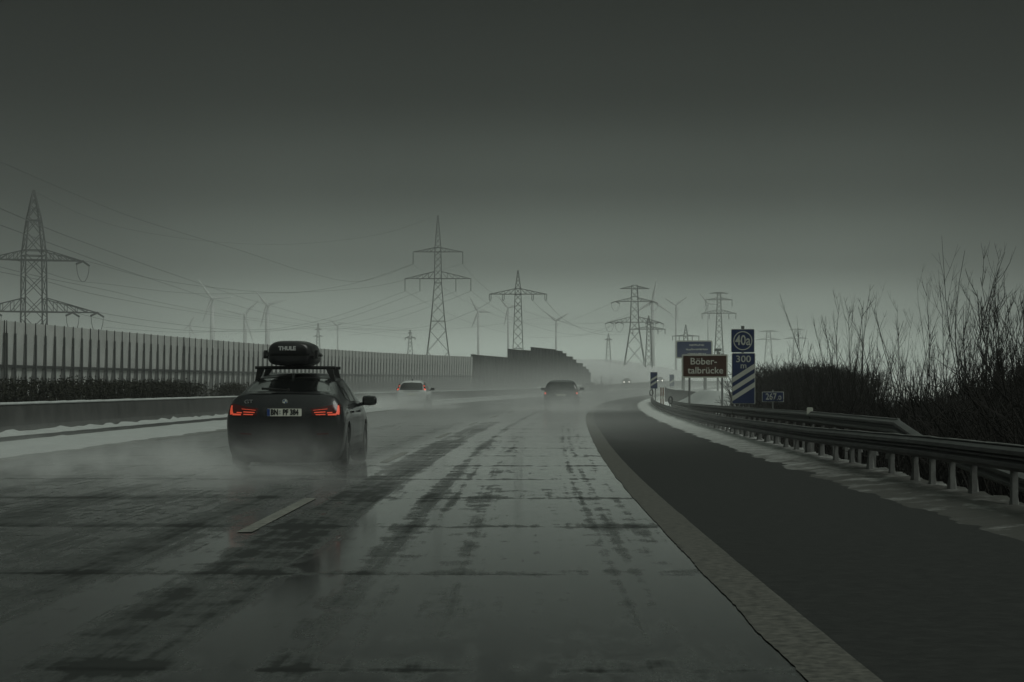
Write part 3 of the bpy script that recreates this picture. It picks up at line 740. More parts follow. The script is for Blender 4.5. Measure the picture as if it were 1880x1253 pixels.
pylon(62, 708, 350, 'tall dark strain pylon at the left edge behind the pale barrier', [(708, 21), (470, 19), (460, 18.5), (405, 12), (350, 1)],
      [(478, 91, 18, [-91, 91], 8, False), (573, 118, 25, [-118, -72, 72, 118], 8, False)], rz=R(24), strain=True, zb=0, thick=1.35)
pylon(804, 700, 580, 'tallest slim pylon standing behind the right end of the pale barrier', [(700, 27), (660, 21), (590, 12.5), (520, 6.5), (455, 5.5), (396, .8)],
      [(463, 46, 8, [-45.5, 45.5], 22, False), (512, 61, 13, [-60.5, -33, 33, 60.5], 23, False)], zb=2)
pylon(951, 690, 490, 'dark single-arm pylon rising above the dark stepped wall', [(690, 12), (640, 9), (541, 5.5), (530, 5), (497, .5)],
      [(540.5, 53, 10, [-51, -27, 27, 51], 12, True)], zb=1.5)
pylon(1165, 672, 760, 'broad flat-topped pylon with three arms on the far snow field', [(672, 19), (605, 8.5), (592, 7.5), (545, 6), (524, 5)],
      [(530.5, 27, 5, [], 0, False), (554, 36, 7, [-35, 35], 0, False), (592, 47, 10, [-46, -28, 28, 46], 0, False)], strain=True)
pylon(1191, 675, 700, 'narrow pylon standing close in front of the flat-topped pylon', [(675, 6.5), (605, 3.2), (596, 3), (580, .4)],
      [(605, 31, 5, [-29, -17, 17, 30], 9, False)])
pylon(1320, 690, 950, 'pale tall pylon rising behind the gap between brown and blue signs', [(690, 13), (640, 7), (575, 4), (537, 3)],
      [(539, 17, 2, [], 0, False), (551, 25, 4, [-24, 24], 12, False), (576, 32, 7, [-31, -18, 18, 31], 10, False)], thick=.85)
pylon(1259, 690, 800, 'small grey pylon peeking over the blue direction board', [(690, 7), (617, 3.5), (597, .5)], [(617.5, 25, 2, [-24, -12, 12, 24], 8, False)], thick=.85)
pylon(1411, 690, 1350, 'faint broad pylon in the haze right of the exit beacon', [(690, 9), (620, 4), (607, 3)], [(609, 18, 2, [], 0, False), (624, 23, 3, [], 0, False)], thick=.5)
pylon(1462, 690, 1450, 'very faint pylon among the bush tops on the right', [(690, 9), (615, 4), (604, 2)], [(606, 14, 2, [], 0, False), (622, 22, 3, [], 0, False)], thick=.5)
pylon(1117, 668, 1250, 'faint pylon ghost on the snow field left of the flat-topped one', [(668, 5), (625, 2.2), (613, .5)], [(624, 7, 2, [], 0, False)], thick=.85)
pylon(753, 690, 1050, 'small hazy pylon just above the barrier behind the white car', [(690, 8), (630, 3), (622, 2.5), (606, .5)], [(621, 10, 3, [-9, 9], 4, False), (612, 4, 1, [], 0, False)], thick=.9)
pylon(584, 690, 1400, 'faintest pylon just above the barrier near the roof box', [(690, 6), (620, 2.5), (594, .8)], [(606, 7, 2, [], 0, False), (618, 9, 2, [], 0, False)], thick=.8)

def turbine(hx, hy, Y, blades, label, rb=1.0):
    s = Y / F; hub = at(hx, hy, Y); zb = 6.0
    t = empty('wind_turbine', (hub.x, Y, zb)); tag(t, label, 'wind turbine', 'wind turbines in the haze'); h = hub.z - zb
    obj('tower', MB().tube([(0, 0, 0), (0, 0, h * .5), (0, 0, h - .6)], 1.45 * rb, 12, .85 * rb), M['turbine'], t, True)
    m = MB(); m.box((0, .8, h), (1.6 * rb, 4.5 * rb, 1.7 * rb)); obj('nacelle', m, M['turbine'], t)
    obj('hub', MB().tube([(0, -1.8, h), (0, -2.9, h), (0, -3.7, h)], 1.0 * rb, 10, .3), M['turbine'], t, True)
    for (bx, by) in blades:
        d = Vector(((bx - hx) * s, 0, (hy - by) * s)); L = d.length; d.normalize(); q = Vector((-d.z, 0, d.x))
        rings = []
        for tt, ch in ((0, .7), (.08, .8), (.2, 1.35), (.5, .95), (.8, .6), (1.0, .16)):
            c = Vector((0, -2.6, h)) + d * (L * tt)
            rings.append([c + q * (ch * .6), c + Vector((0, .16, 0)), c - q * (ch * .4), c - Vector((0, .16, 0))])
        obj('blade', MB().sweep(rings), M['turbine'], t, True)
TL = [
    (390, 548, 1012, [(366, 514), (435, 546), (373, 592)], 'clearest wind turbine, leftmost of the bold pair above the barrier', 1.0),
    (491, 560, 1038, [(469, 533), (529, 552), (479, 601)], 'clear wind turbine above the barrier, left of the roof box', 1.0),
    (450, 578, 1214, [(480, 549), (404, 568), (466, 630)], 'faint wind turbine standing between the two clear ones', 1.0),
    (349, 598, 1452, [(359, 579), (336, 606), (361, 622)], 'faintest low wind turbine left of the clear pair', .5),
    (878, 573, 1170, [(862, 545), (866, 602), (904, 574)], 'faint wind turbine between the tall slim pylon and the dark one', .5),
    (933, 566, 1232, [(915, 545), (960, 560), (925, 600)], 'very faint wind turbine just left of the dark single-arm pylon', .5),
    (1021, 590, 1276, [(1044, 576), (1001, 573), (1020, 622)], 'faint wind turbine above the stepped dark wall', .5),
    (1198, 553, 1056, [(1205, 514), (1166, 575), (1236, 580)], 'wind turbine directly behind the flat-topped pylon', .8),
    (1241, 561, 1276, [(1262, 545), (1220, 548), (1242, 590)], 'faint wind turbine above the blue direction board', .5),
    (1300, 558, 1232, [(1283, 538), (1322, 560), (1290, 582)], 'faint wind turbine beside the pale pylon over the brown sign', .35),
    (620, 598, 1496, [(606, 588), (634, 592), (620, 616)], 'faint low wind turbine just right of the roof box', .5),
]
for a in TL: turbine(*a)

def cable(pts, label, r=.03, group='power cables'):
    """pts: (px, row, depth); smoothed into one hanging cable"""
    P3 = [at(*p) for p in pts]; o = []
    n = len(P3)
    for i in range(n - 1):
        p0, p1, p2, p3 = P3[max(i - 1, 0)], P3[i], P3[i + 1], P3[min(i + 2, n - 1)]
        for k in range(8):
            t = k / 8
            o.append(.5 * ((2 * p1) + (p2 - p0) * t + (2 * p0 - 5 * p1 + 4 * p2 - p3) * t * t + (3 * p1 - p0 - 3 * p2 + p3) * t ** 3))
    o.append(P3[-1]); org = o[0].copy()
    c = obj('power_cable', MB().tube([p - org for p in o], r, 4), M['wire']); c.location = org
    tag(c, label, 'power cable', group)
CB = [
    ([(-40, 366, 215), (100, 425, 300), (200, 462, 380), (300, 498, 480), (400, 532, 600), (491, 560, 720), (620, 592, 880), (752, 604, 1050)], 'boldest cable slanting down from the left edge past the pylon peak', .045),
    ([(-40, 399, 215), (100, 450, 300), (200, 487, 380), (300, 520, 480), (400, 552, 610), (520, 582, 760), (640, 601, 900), (757, 607, 1050)], 'bold cable running just below the boldest cable from the left edge', .042),
    ([(-40, 480, 260), (80, 510, 330), (200, 534, 430), (300, 557, 540), (450, 583, 720), (640, 604, 930), (752, 614, 1050)], 'lower of the slanting cables crossing the strain pylon body', .04),
    ([(-40, 492, 260), (80, 516, 330), (200, 546, 430), (400, 580, 640), (560, 600, 820), (745, 621, 1050)], 'lowest slanting cable passing under the upper arm of the strain pylon', .04),
    ([(-40, 280, 190), (140, 358, 280), (240, 398, 330), (350, 433, 390), (450, 463, 450), (560, 499, 510), (660, 517, 550), (758, 486, 580)], 'highest thin cable falling from the upper left sky', .03),
    ([(62, 351, 350), (150, 394, 385), (250, 424, 420), (400, 445, 470), (550, 448, 515), (700, 430, 550), (804, 396, 580)], 'thin earth wire between the peaks of the two tallest pylons', .024),
    ([(150, 480, 350), (175, 484, 352), (270, 510, 385), (380, 527, 420), (490, 537, 460), (560, 536, 490), (660, 518, 540), (758, 485, 580)], 'cable sagging from the strain pylon upper arm to the slim pylon', .03),
    ([(30, 478, 350), (120, 512, 370), (205, 523, 395), (350, 539, 430), (500, 538, 475), (620, 533, 520), (720, 520, 555), (849, 485, 580)], 'cable hanging from the strain pylon body to the slim pylon right side', .03),
    ([(180, 574, 350), (260, 587, 380), (360, 600, 420), (440, 606, 450), (520, 602, 490), (620, 580, 535), (744, 535, 580)], 'cable from the strain pylon lower arm tip to the slim pylon', .03),
    ([(136, 574, 350), (220, 593, 375), (330, 606, 410), (420, 609, 445), (520, 606, 485), (640, 583, 540), (771, 535, 580)], 'second cable from the strain pylon lower arm to the slim pylon', .03),
    ([(190, 601, 500), (340, 611, 600), (460, 606, 700), (620, 604, 760), (760, 607, 800), (880, 600, 850), (1000, 583, 900)], 'nearly level faint cable crossing above the barrier', .035),
    ([(837, 535, 580), (760, 562, 620), (660, 590, 680), (560, 603, 740), (420, 614, 830)], 'faint cable running back left from the slim pylon lower arm', .028),
    ([(864, 535, 580), (800, 560, 625), (700, 592, 690), (600, 608, 760)], 'faintest cable running back left from the slim pylon arm tip', .028),
    ([(758, 485, 580), (803, 520, 640), (860, 556, 720), (930, 585, 820), (1020, 596, 960), (1129, 555, 760)], 'cable dropping right from the slim pylon upper arm towards the field', .03),
    ([(849, 485, 580), (890, 528, 640), (950, 566, 720), (1040, 592, 820), (1120, 590, 780), (1193, 556, 760)], 'cable dropping right from the slim pylon upper right insulator', .03),
    ([(866, 535, 580), (900, 560, 640), (970, 596, 720), (1060, 615, 800), (1129, 597, 760)], 'cable dropping right from the slim pylon lower right insulator', .03),
    ([(745, 535, 580), (800, 565, 650), (880, 598, 740), (980, 620, 850), (1100, 612, 800), (1119, 592, 760)], 'low cable passing behind the dark single-arm pylon', .03),
    ([(902, 553, 490), (860, 575, 540), (780, 600, 620), (640, 616, 760)], 'cable running left from the single-arm pylon left end', .028),
    ([(1002, 553, 490), (1040, 590, 550), (1100, 614, 620), (1162, 613, 700)], 'cable running right from the single-arm pylon right end', .028),
    ([(978, 553, 490), (1020, 586, 550), (1090, 606, 620), (1174, 612, 700)], 'inner cable running right from the single-arm pylon', .028),
    ([(1200, 556, 760), (1225, 574, 800), (1255, 590, 860), (1295, 560, 950)], 'short cable from the flat-topped pylon to the pale tall pylon', .03),
    ([(1211, 594, 760), (1235, 605, 800), (1262, 604, 860), (1290, 584, 950)], 'short low cable from the flat-topped pylon to the pale pylon', .03),
]
for a in CB: cable(*a)

# ------------------------------------------------------------------ bare shrubs, thicket, hedge
def grow(stems, twigs, base, spread, height, n, rad, r, dens=1.0, lean=(0, 0)):
    for i in range(n):
        a = r.uniform(0, 2 * math.pi); tl = spread * math.sqrt(r.random())
        h = height * (r.uniform(.86, 1.02) if i < max(4, n // 6) else r.uniform(.32, .82) * (1 - .25 * tl / max(spread, .01)))
        p = Vector(base) + Vector((math.cos(a), math.sin(a), 0)) * (tl * .25)
        d = Vector((math.cos(a) * tl * .75 / height + lean[0], math.sin(a) * tl * .75 / height + lean[1], 1)).normalized()
        pts = [p.copy()]; seg = 7; bend = Vector((r.uniform(-1, 1), r.uniform(-1, 1), 0)) * .10
        for k in range(seg):
            d = (d + bend * .5 + Vector((r.uniform(-.1, .1), r.uniform(-.1, .1), .10))).normalized(); p = p + d * (h / seg); pts.append(p.copy())
        rr = rad * r.uniform(.35, 1.35)
        stems.tube(pts, rr, 4, rr * .22, cap=False)
        for k in range(int(r.uniform(5, 9) * dens)):
            t = r.uniform(.25, .97); ii = min(int(t * seg), seg - 1); q = pts[ii].lerp(pts[ii + 1], t * seg - ii)
            dd = (pts[ii + 1] - pts[ii]).normalized(); aa = r.uniform(0, 6.283)
            e = (dd + Vector((math.cos(aa), math.sin(aa), .25)) * r.uniform(.45, .9)).normalized()
            L = h * r.uniform(.12, .34) * (1.15 - t * .6); tp = [q.copy()]
            for w in range(3):
                e = (e + Vector((r.uniform(-.15, .15), r.uniform(-.15, .15), .2))).normalized(); q = q + e * (L / 3); tp.append(q.copy())
            twigs.tube(tp, rr * .36, 3, rr * .12, cap=False)
            for _ in range(int(2.2 * dens + r.random())):
                b = tp[r.randint(1, 2)]; f = (e + Vector((r.uniform(-.8, .8), r.uniform(-.8, .8), r.uniform(-.1, .5)))).normalized()
                twigs.tube([b, b + f * L * r.uniform(.25, .5)], rr * .2, 3, rr * .08, cap=False)

def shrub(name, px, Y, top_row, spread, n, label, rad=.022, seed=0, dens=1.0, lean=(0, 0), group='bare shrubs right of the road', cat='shrub'):
    r = random.Random(seed * 13 + 5); X = (px - X0) * Y / F; z0 = ground_z(X - cx(Y), Y)
    t = empty(name, (X, Y, z0)); tag(t, label, cat, group)
    height = H + (Y0 - top_row) * Y / F - z0
    a, b = MB(), MB(); grow(a, b, (0, 0, -.1), spread * 1.1, height * 1.06, int(n * 1.6), rad, r, dens, lean)
    obj('stems', a, M['bark'], t); obj('twigs', b, M['twig'], t)
    return t
SH = [  # px, depth, top row, spread, stems, label
    (1432, 118, 655, 1.6, 34, 'small sparse bare shrub right of the exit beacon'),
    (1462, 100, 630, 1.7, 26, 'slender bare shrub rising behind the kilometre sign'),
    (1500, 92, 600, 1.8, 26, 'bare shrub just right of the kilometre sign'),
    (1546, 80, 543, 2.0, 34, 'fan-shaped bare shrub with tall middle stems left of the others'),
    (1584, 84, 556, 2.0, 30, 'round bare shrub with fine straight twigs behind the delineator'),
    (1625, 96, 596, 1.8, 26, 'low bare shrub in the dip between two taller ones'),
    (1668, 76, 560, 2.0, 28, 'open bare shrub leaning left above the ramped rail end'),
    (1702, 70, 520, 1.7, 32, 'upright bare shrub with a dense dark middle bundle'),
    (1745, 74, 515, 1.5, 14, 'loose bare shrub with long arching stems'),
    (1777, 66, 425, .5, 5, 'tallest thin whip-like bare sapling above the thicket'),
    (1800, 60, 535, 1.6, 34, 'dense bare shrub right of the tallest sapling'),
    (1836, 56, 528, 1.6, 40, 'thick dark bare shrub near the right edge'),
    (1872, 50, 532, 1.6, 46, 'darkest dense bare shrub at the right edge'),
    (1900, 58, 515, 1.7, 40, 'tall bare shrub cut off by the right edge'),
]
for i, a in enumerate(SH): shrub('bare_shrub', *a, seed=i, dens=1.0 if a[0] < 1780 else 1.5)
shrub('bare_shrub', 1349, 132, 700, 1.1, 16, 'small twiggy shrub on the snow between the brown and blue signs', seed=40, dens=1.4, group='bare shrubs beside the signs', rad=.02)
shrub('bare_shrub', 1106, 340, 690, 2.6, 30, 'small hazy roadside bush ahead of the dark van', seed=41, dens=1.4, group='bare shrubs beside the signs', rad=.05)

def thicket():
    r = random.Random(99); a = MB()
    def brush(X, Y, h, n, sp, rad):
        z0 = ground_z(X - cx(Y), Y)
        for _ in range(n):
            p = Vector((X + r.gauss(0, sp), Y + r.gauss(0, sp), z0 - .05)); d = Vector((r.uniform(-.5, .5), r.uniform(-.5, .5), 1)).normalized()
            L = h * r.uniform(.5, 1.1); q1 = p + d * L * .5; d2 = (d + Vector((r.uniform(-.5, .5), r.uniform(-.5, .5), .1))).normalized(); q2 = q1 + d2 * L * .5
            a.tube([p, q1, q2], rad, 3, rad * .3, cap=False)
            for _k in range(3):
                b = p.lerp(q2, r.uniform(.3, .95)); f = Vector((r.uniform(-1, 1), r.uniform(-1, 1), r.uniform(0, 1))).normalized()
                a.tube([b, b + f * h * r.uniform(.15, .35)], rad * .5, 3, rad * .2, cap=False)
    for i in range(330):                                   # dense brush in front of and under the shrubs
        Y = r.uniform(34, 118); o = 8.3 + 15 * r.random() ** 1.4 * (Y / 70)
        X = o + cx(Y); px = X0 + X * F / Y
        if px < 1402 or px > 2050: continue
        h = (1.5 + .7 * smooth(1650, 1850, px)) * r.uniform(.75, 1.2)
        brush(X, Y, h, 34, .75, .022)
    o = obj('undergrowth', a, M['twig']); tag(o, 'dense dark bare brush filling the ground under the roadside shrubs', 'undergrowth', kind='stuff')
    # the dense even copse further back
    b = MB(); a = b
    for i in range(120):
        Y = r.uniform(122, 150); px = r.uniform(1398, 1560); X = (px - X0) * Y / F
        top = lerp_tab([(1395, 694), (1408, 672), (1430, 662), (1470, 657), (1500, 660), (1540, 668)], px)
        brush(X, Y, (H + (Y0 - top) * Y / F - ground_z(X - cx(Y), Y)) * .92, 30, .8, .035)
    o = obj('copse', b, M['twig']); tag(o, 'dense even-topped dark copse behind the kilometre sign', 'copse', kind='stuff')
thicket()

def hedge(name, label, ya, yb, o0, o1, ztab, seed, nper):
    r = random.Random(seed); t = empty(name, ((o0 + o1) / 2 + cx(ya), ya, 0)); tag(t, label, 'hedge'); org = Vector(t.location)
    lf, st_ = MB(), MB(); Y = ya
    while Y < yb:
        Y += .25
        top = ztab * (1 + .14 * noise.noise(Vector((Y * .5, seed, 0))) + .08 * noise.noise(Vector((Y * 1.7, seed, 2))))
        if Y < ya + 2: top *= .8
        edge = 1 - smooth(yb - 3, yb, Y) * .6
        top *= edge
        for _ in range(7):
            x = r.uniform(o0 + .15, o1 - .15) + cx(Y); p = Vector((x, Y, -.05)); q = Vector((x + r.uniform(-.3, .3), Y + r.uniform(-.3, .3), top * r.uniform(.8, 1.12)))
            st_.tube([p - org, p.lerp(q, .5) + Vector((r.uniform(-.1, .1), 0, 0)) - org, q - org], .014, 3, .004, cap=False)
        for _ in range(nper):
            z = top * (1 - r.random() ** 1.5 * .85) * r.uniform(.9, 1.05); o = r.uniform(o0, o1)
            c = Vector((o + cx(Y), Y + r.uniform(-.13, .13), z)) - org
            u = Vector((r.gauss(0, 1), r.gauss(0, 1), r.gauss(0, 1))).normalized(); w = u.cross(Vector((r.gauss(0, 1), r.gauss(0, 1), r.gauss(0, 1)))).normalized(); s_ = r.uniform(.018, .042)
            i = len(lf.v); lf.v.extend([tuple(c - u * s_ * 1.4), tuple(c + w * s_ * .7), tuple(c + u * s_ * 1.4), tuple(c - w * s_ * .7)]); lf.f.append((i, i + 1, i + 2, i + 3))
    obj('foliage', lf, M['hedgeleaf'], t); obj('stems', st_, M['twig'], t)
hedge('median_hedge', 'long low dark hedge behind the concrete barrier at left', 52, 99, -15.9, -14.5, 1.40, 3, 150)
hedge('median_hedge', 'short dark hedge clump behind the barrier beside the black car', 103, 112, -15.8, -14.6, 1.35, 8, 130)

# ------------------------------------------------------------------ cars (local: x right, y forward, z up, origin on the road under the rear)
def body_mesh(tab, wheels, wr, cut=True):
    rings = []
    for (s, zb, wb, wm, zm, ws, zs, wr_, zte, zt) in tab:
        half = [(wb * .8, zb), (wb, zb + .07), (wm, zm), (wm * .99, (zm + zs) / 2 + .02), (ws, zs), ((ws + wr_) / 2 + .02, (zs + zte) / 2), (wr_, zte), (wr_ * .62, zt - (zt - zte) * .18)]
        ring = [(0, zb)] + half + [(0, zt)] + [(-x, z) for x, z in reversed(half)]
        rings.append([(x, s, z) for x, z in ring])
    m = MB().sweep(rings)
    me = bpy.data.meshes.new('tmp'); me.from_pydata(m.v, [], m.f)
    bm = bmesh.new(); bm.from_mesh(me); bmesh.ops.recalc_face_normals(bm, faces=bm.faces); bm.to_mesh(me); bm.free()
    o = bpy.data.objects.new('tmp', me); COL.objects.link(o)
    md = o.modifiers.new('s', 'SUBSURF'); md.levels = 2; md.render_levels = 2
    cutters = []
    if cut:
        for wy in wheels:
            c = MB().tube([(-1.2, wy, wr), (-.56, wy, wr)], wr + .055, 24); c.tube([(.56, wy, wr), (1.2, wy, wr)], wr + .055, 24)
            co = obj('cut', c, None); co.hide_render = True; cutters.append(co)
            b = o.modifiers.new('b', 'BOOLEAN'); b.operation = 'DIFFERENCE'; b.object = co; b.solver = 'EXACT'
    bpy.context.view_layer.update()
    me2 = bpy.data.meshes.new_from_object(o.evaluated_get(bpy.context.evaluated_depsgraph_get()))
    bpy.data.objects.remove(o)
    for c in cutters: bpy.data.objects.remove(c)
    me2.materials.clear()
    for p in me2.polygons: p.use_smooth = True
    try: me2.set_sharp_from_angle(angle=R(42))
    except Exception: pass
    bvh = BVHTree.FromPolygons([v.co for v in me2.vertices], [tuple(p.vertices) for p in me2.polygons])
    return me2, bvh

def pline(pts, t):
    n = len(pts) - 1; i = min(int(t * n), n - 1); f = t * n - i
    a, b = pts[i], pts[i + 1]; return (a[0] + (b[0] - a[0]) * f, a[1] + (b[1] - a[1]) * f)
def skin(bvh, top, bot, side, off=.006, cols=20, rows=6, thick=.0):
    """sheet between two outline curves laid onto the body; side: 'rear' (x, z), 'front' (x, z), +1/-1 (y, z) flank, 'top' (x, y)"""
    m = MB(); grid = []
    for j in range(rows + 1):
        row = []
        for i in range(cols + 1):
            a, b = pline(top, i / cols), pline(bot, i / cols); t = j / rows
            u, v = a[0] + (b[0] - a[0]) * t, a[1] + (b[1] - a[1]) * t
            if side == 'rear': o, d = Vector((u, -2, v)), Vector((0, 1, 0))
            elif side == 'front': o, d = Vector((u, 9, v)), Vector((0, -1, 0))
            elif side == 'top': o, d = Vector((u, v, 4)), Vector((0, 0, -1))
            else: o, d = Vector((side * 3, u, v)), Vector((-side, 0, 0))
            h = bvh.ray_cast(o, d)
            p = h[0] if h[0] is not None else o + d * 2.2
            row.append(p - d * off)
        grid.append(row)
    m.quad_grid(grid)
    return m

def wheel(parent, x, y, r, w=.24):
    ang = [k * 2 * math.pi / 28 for k in range(28)]
    prof = [(-w / 2, r * .66), (-w / 2, r * .9), (-w * .38, r * .985), (-w * .2, r), (w * .2, r), (w * .38, r * .985), (w / 2, r * .9), (w / 2, r * .66)]
    rings = [[(x + a, y + math.cos(t) * q, r + math.sin(t) * q) for a, q in prof] for t in ang] ; rings.append(rings[0])
    ty = obj('wheel', MB().sweep(rings, closed=True, caps=False), M['tyre'], parent, True)
    m = MB(); sx = 1 if x > 0 else -1; xo = x + sx * w * .36
    m.tube([(x - w * .1, y, r), (x + sx * .02, y, r)], r * .66, 24)
    for k in range(5):
        a = k * 2 * math.pi / 5; d = Vector((0, math.cos(a), math.sin(a))); q = Vector((0, -math.sin(a), math.cos(a)))
        c = Vector((xo, y, r)); e = c + d * r * .64
        m.prism([c + q * .05, e + q * .035, e - q * .035, c - q * .05], lambda p, s_: p + Vector((s_, 0, 0)), -.02, .02)
    m.tube([(xo - .03, y, r), (xo + sx * .025, y, r)], r * .17, 12)
    obj('rim', m, M['rim'], ty)

def mirror(parent, sx, y, z, w, mat):
    m = MB(); c = Vector((sx * (w + .13), y, z)); rings = []
    for dx, sc_ in ((-.12, .6), (-.10, .9), (0, 1.0), (.09, .85), (.115, .45)):
        rings.append([c + Vector((sx * dx, math.cos(a) * .075 * sc_, math.sin(a) * .085 * sc_)) for a in [k * math.pi / 4 for k in range(8)]])
    m.sweep(rings); m.tube([(sx * (w - .08), y + .02, z - .07), (sx * (w + .04), y, z - .05)], .03, 6)
    h = obj('mirror', m, mat, parent, True)
    g = MB().box(c + Vector((0, -.072, 0)), (.17, .012, .11)); obj('mirror_glass', g, M['glass'], h)
    return h

def black_car():
    Y = 35.0; t = empty('black_car', ((522 - X0) * Y / F, Y, 0), head(Y) - R(1.0))
    tag(t, 'black fastback car with lit tail lamps and a roof rack', 'car', 'cars driving ahead')
    #   s    zb   wb   wm   zm   ws   zs   wr   zte  zt
    tab = [(0.0, .24, .72, .76, .58, .68, .76, .54, .82, .84), (.025, .15, .80, .85, .58, .78, .83, .62, .91, .93), (.08, .11, .84, .895, .60, .845, .92, .68, 1.02, 1.04),
           (.14, .09, .86, .91, .61, .865, .95, .715, 1.10, 1.13), (.175, .09, .86, .915, .62, .87, .955, .73, 1.14, 1.170), (.215, .09, .86, .918, .62, .875, .96, .73, 1.145, 1.174),
           (.36, .09, .87, .92, .62, .88, .97, .71, 1.150, 1.176), (.65, .09, .87, .92, .63, .885, .985, .665, 1.235, 1.28), (1.0, .09, .87, .92, .64, .89, .99, .64, 1.335, 1.385),
           (1.4, .09, .87, .91, .64, .885, .99, .63, 1.40, 1.455), (2.0, .09, .87, .91, .64, .88, .985, .63, 1.435, 1.495), (2.6, .09, .87, .91, .64, .88, .975, .63, 1.42, 1.485),
           (3.1, .09, .87, .91, .63, .88, .965, .63, 1.32, 1.38), (3.6, .09, .87, .905, .62, .87, .95, .67, 1.06, 1.10), (3.8, .09, .87, .905, .62, .86, .93, .70, .98, 1.01),
           (4.4, .12, .82, .88, .60, .82, .80, .66, .84, .87), (4.7, .22, .72, .82, .56, .74, .70, .58, .73, .75), (4.81, .32, .60, .70, .52, .62, .62, .48, .65, .66)]
    me, bvh = body_mesh(tab, (.83, 3.75), .335)
    obj('body', me, M['paint_dark'], t)
    # rear window and its black surround
    rt, rb_ = [(-.56, 1.375), (-.3, 1.395), (0, 1.40), (.3, 1.395), (.56, 1.375)], [(-.70, 1.185), (-.35, 1.19), (0, 1.192), (.35, 1.19), (.70, 1.185)]
    rw = obj('rear_window', skin(bvh, rt, rb_, 'rear', .006, 28, 12), M['glass'], t, True)
    obj('window_trim', skin(bvh, [(-.60, 1.402), (0, 1.424), (.60, 1.402)], rt, 'rear', .008, 28, 2), M['plastic'], rw, True)
    w0 = bvh.ray_cast(Vector((.0, -2, 1.205)), Vector((0, 1, 0)))[0]; w1 = bvh.ray_cast(Vector((-.42, -2, 1.235)), Vector((0, 1, 0)))[0]
    obj('wiper', MB().tube([w0 + Vector((0, -.03, .0)), w1 + Vector((0, -.03, 0))], .012, 6).tube([w0 + Vector((0, .02, 0)), w0 + Vector((0, -.05, 0))], .03, 8), M['plastic'], rw)
    for sx in (-1, 1):
        obj('trunk_seam', skin(bvh, [(sx * .735, 1.15), (sx * .729, 1.15)], [(sx * .40, .72), (sx * .394, .72)], 'rear', .003, 1, 14), M['plastic'], t, True)
        obj('fuel_flap' if sx > 0 else 'wing_seam', skin(bvh, [(.62, .93), (.80, .93)] if sx > 0 else [(.62, .93), (.626, .93)], [(.63, .925), (.79, .925)] if sx > 0 else [(.62, .75), (.626, .75)], sx, .003, 4, 2), M['plastic'], t, True)
    obj('trunk_lip', skin(bvh, [(-.70, 1.182), (0, 1.188), (.70, 1.182)], [(-.73, 1.150), (0, 1.158), (.73, 1.150)], 'rear', .02, 28, 2), M['paint_dark'], t, True)
    obj('bumper_insert', skin(bvh, [(-.62, .47), (0, .475), (.62, .47)], [(-.58, .26), (0, .26), (.58, .26)], 'rear', .006, 20, 4), M['plastic'], t, True)
    obj('bumper_seam', skin(bvh, [(-.78, .735), (-.4, .70), (0, .695), (.4, .70), (.78, .735)], [(-.78, .728), (-.4, .692), (0, .687), (.4, .692), (.78, .728)], 'rear', .004, 24, 1), M['plastic'], t, True)
    for sx in (-1, 1):
        def X(l): return [(sx * a, b) for a, b in l]
        lamp = obj('tail_light', skin(bvh, X([(.40, .925), (.55, .945), (.70, .975), (.80, 1.0), (.85, .985)]), X([(.43, .815), (.55, .81), (.70, .805), (.80, .812), (.862, .84)]), 'rear', .008, 20, 6), M['lens'], t, True)
        glow = [([(.455, .870), (.63, .880)], [(.458, .856), (.63, .866)]), ([(.475, .838), (.63, .842)], [(.485, .824), (.63, .828)]),
                ([(.655, .868), (.735, .872)], [(.655, .852), (.735, .856)]), ([(.665, .842), (.80, .850)], [(.668, .820), (.80, .822)]),
                ([(.755, .985), (.79, .980)], [(.735, .84), (.845, .84)]), ([(.44, .90), (.66, .922)], [(.44, .894), (.66, .915)])]
        gm = MB()
        for k, (a, b) in enumerate(glow):
            if k == 4:
                a, b = [(.808, .972), (.806, .93), (.798, .875), (.780, .842)], [(.830, .972), (.838, .93), (.844, .875), (.838, .828)]
            q = skin(bvh, X(a), X(b), 'rear', .014, 10, 4 if k == 4 else 1); n0 = len(gm.v); gm.v += q.v; gm.f += [tuple(n0 + i for i in f) for f in q.f]
        obj('light_bar', gm, M['glow'], lamp, True)
        obj('reflector', skin(bvh, X([(.50, .545), (.68, .555)]), X([(.50, .52), (.68, .53)]), 'rear', .010, 8, 2), M['lens'], t, True)
        # flank: windows, handles, sill, mirror
        ft = [(1.02, 1.13), (1.28, 1.27), (1.60, 1.335), (2.1, 1.37), (2.6, 1.35), (2.95, 1.27), (3.28, 1.08)]
        fb = [(1.02, 1.075), (1.28, 1.035), (1.60, 1.03), (2.1, 1.025), (2.6, 1.02), (2.95, 1.02), (3.28, 1.015)]
        sw = obj('side_window', skin(bvh, ft, fb, sx, .006, 30, 8), M['glass'], t, True)
        for yy in (1.34, 2.18):
            obj('window_pillar', skin(bvh, [(yy, 1.375), (yy + .07, 1.375)], [(yy, 1.02), (yy + .09, 1.02)], sx, .012, 2, 6), M['plastic'], sw, True)
        obj('window_trim', skin(bvh, [(.97, 1.12), (1.25, 1.30), (1.6, 1.365), (2.1, 1.398), (2.6, 1.375), (2.98, 1.30), (3.33, 1.08)], ft, sx, .012, 30, 2), M['plastic'], sw, True)
        obj('sill', skin(bvh, [(1.25, .33), (3.3, .33)], [(1.25, .24), (3.3, .24)], sx, .02, 12, 2), M['plastic'], t, True)
        for yy in (1.35, 2.45):
            h0 = bvh.ray_cast(Vector((sx * 3, yy, .86)), Vector((-sx, 0, 0)))[0]
            obj('door_handle', MB().box(h0 + Vector((sx * .02, .1, 0)), (.035, .2, .028)), M['paint_dark'], t)
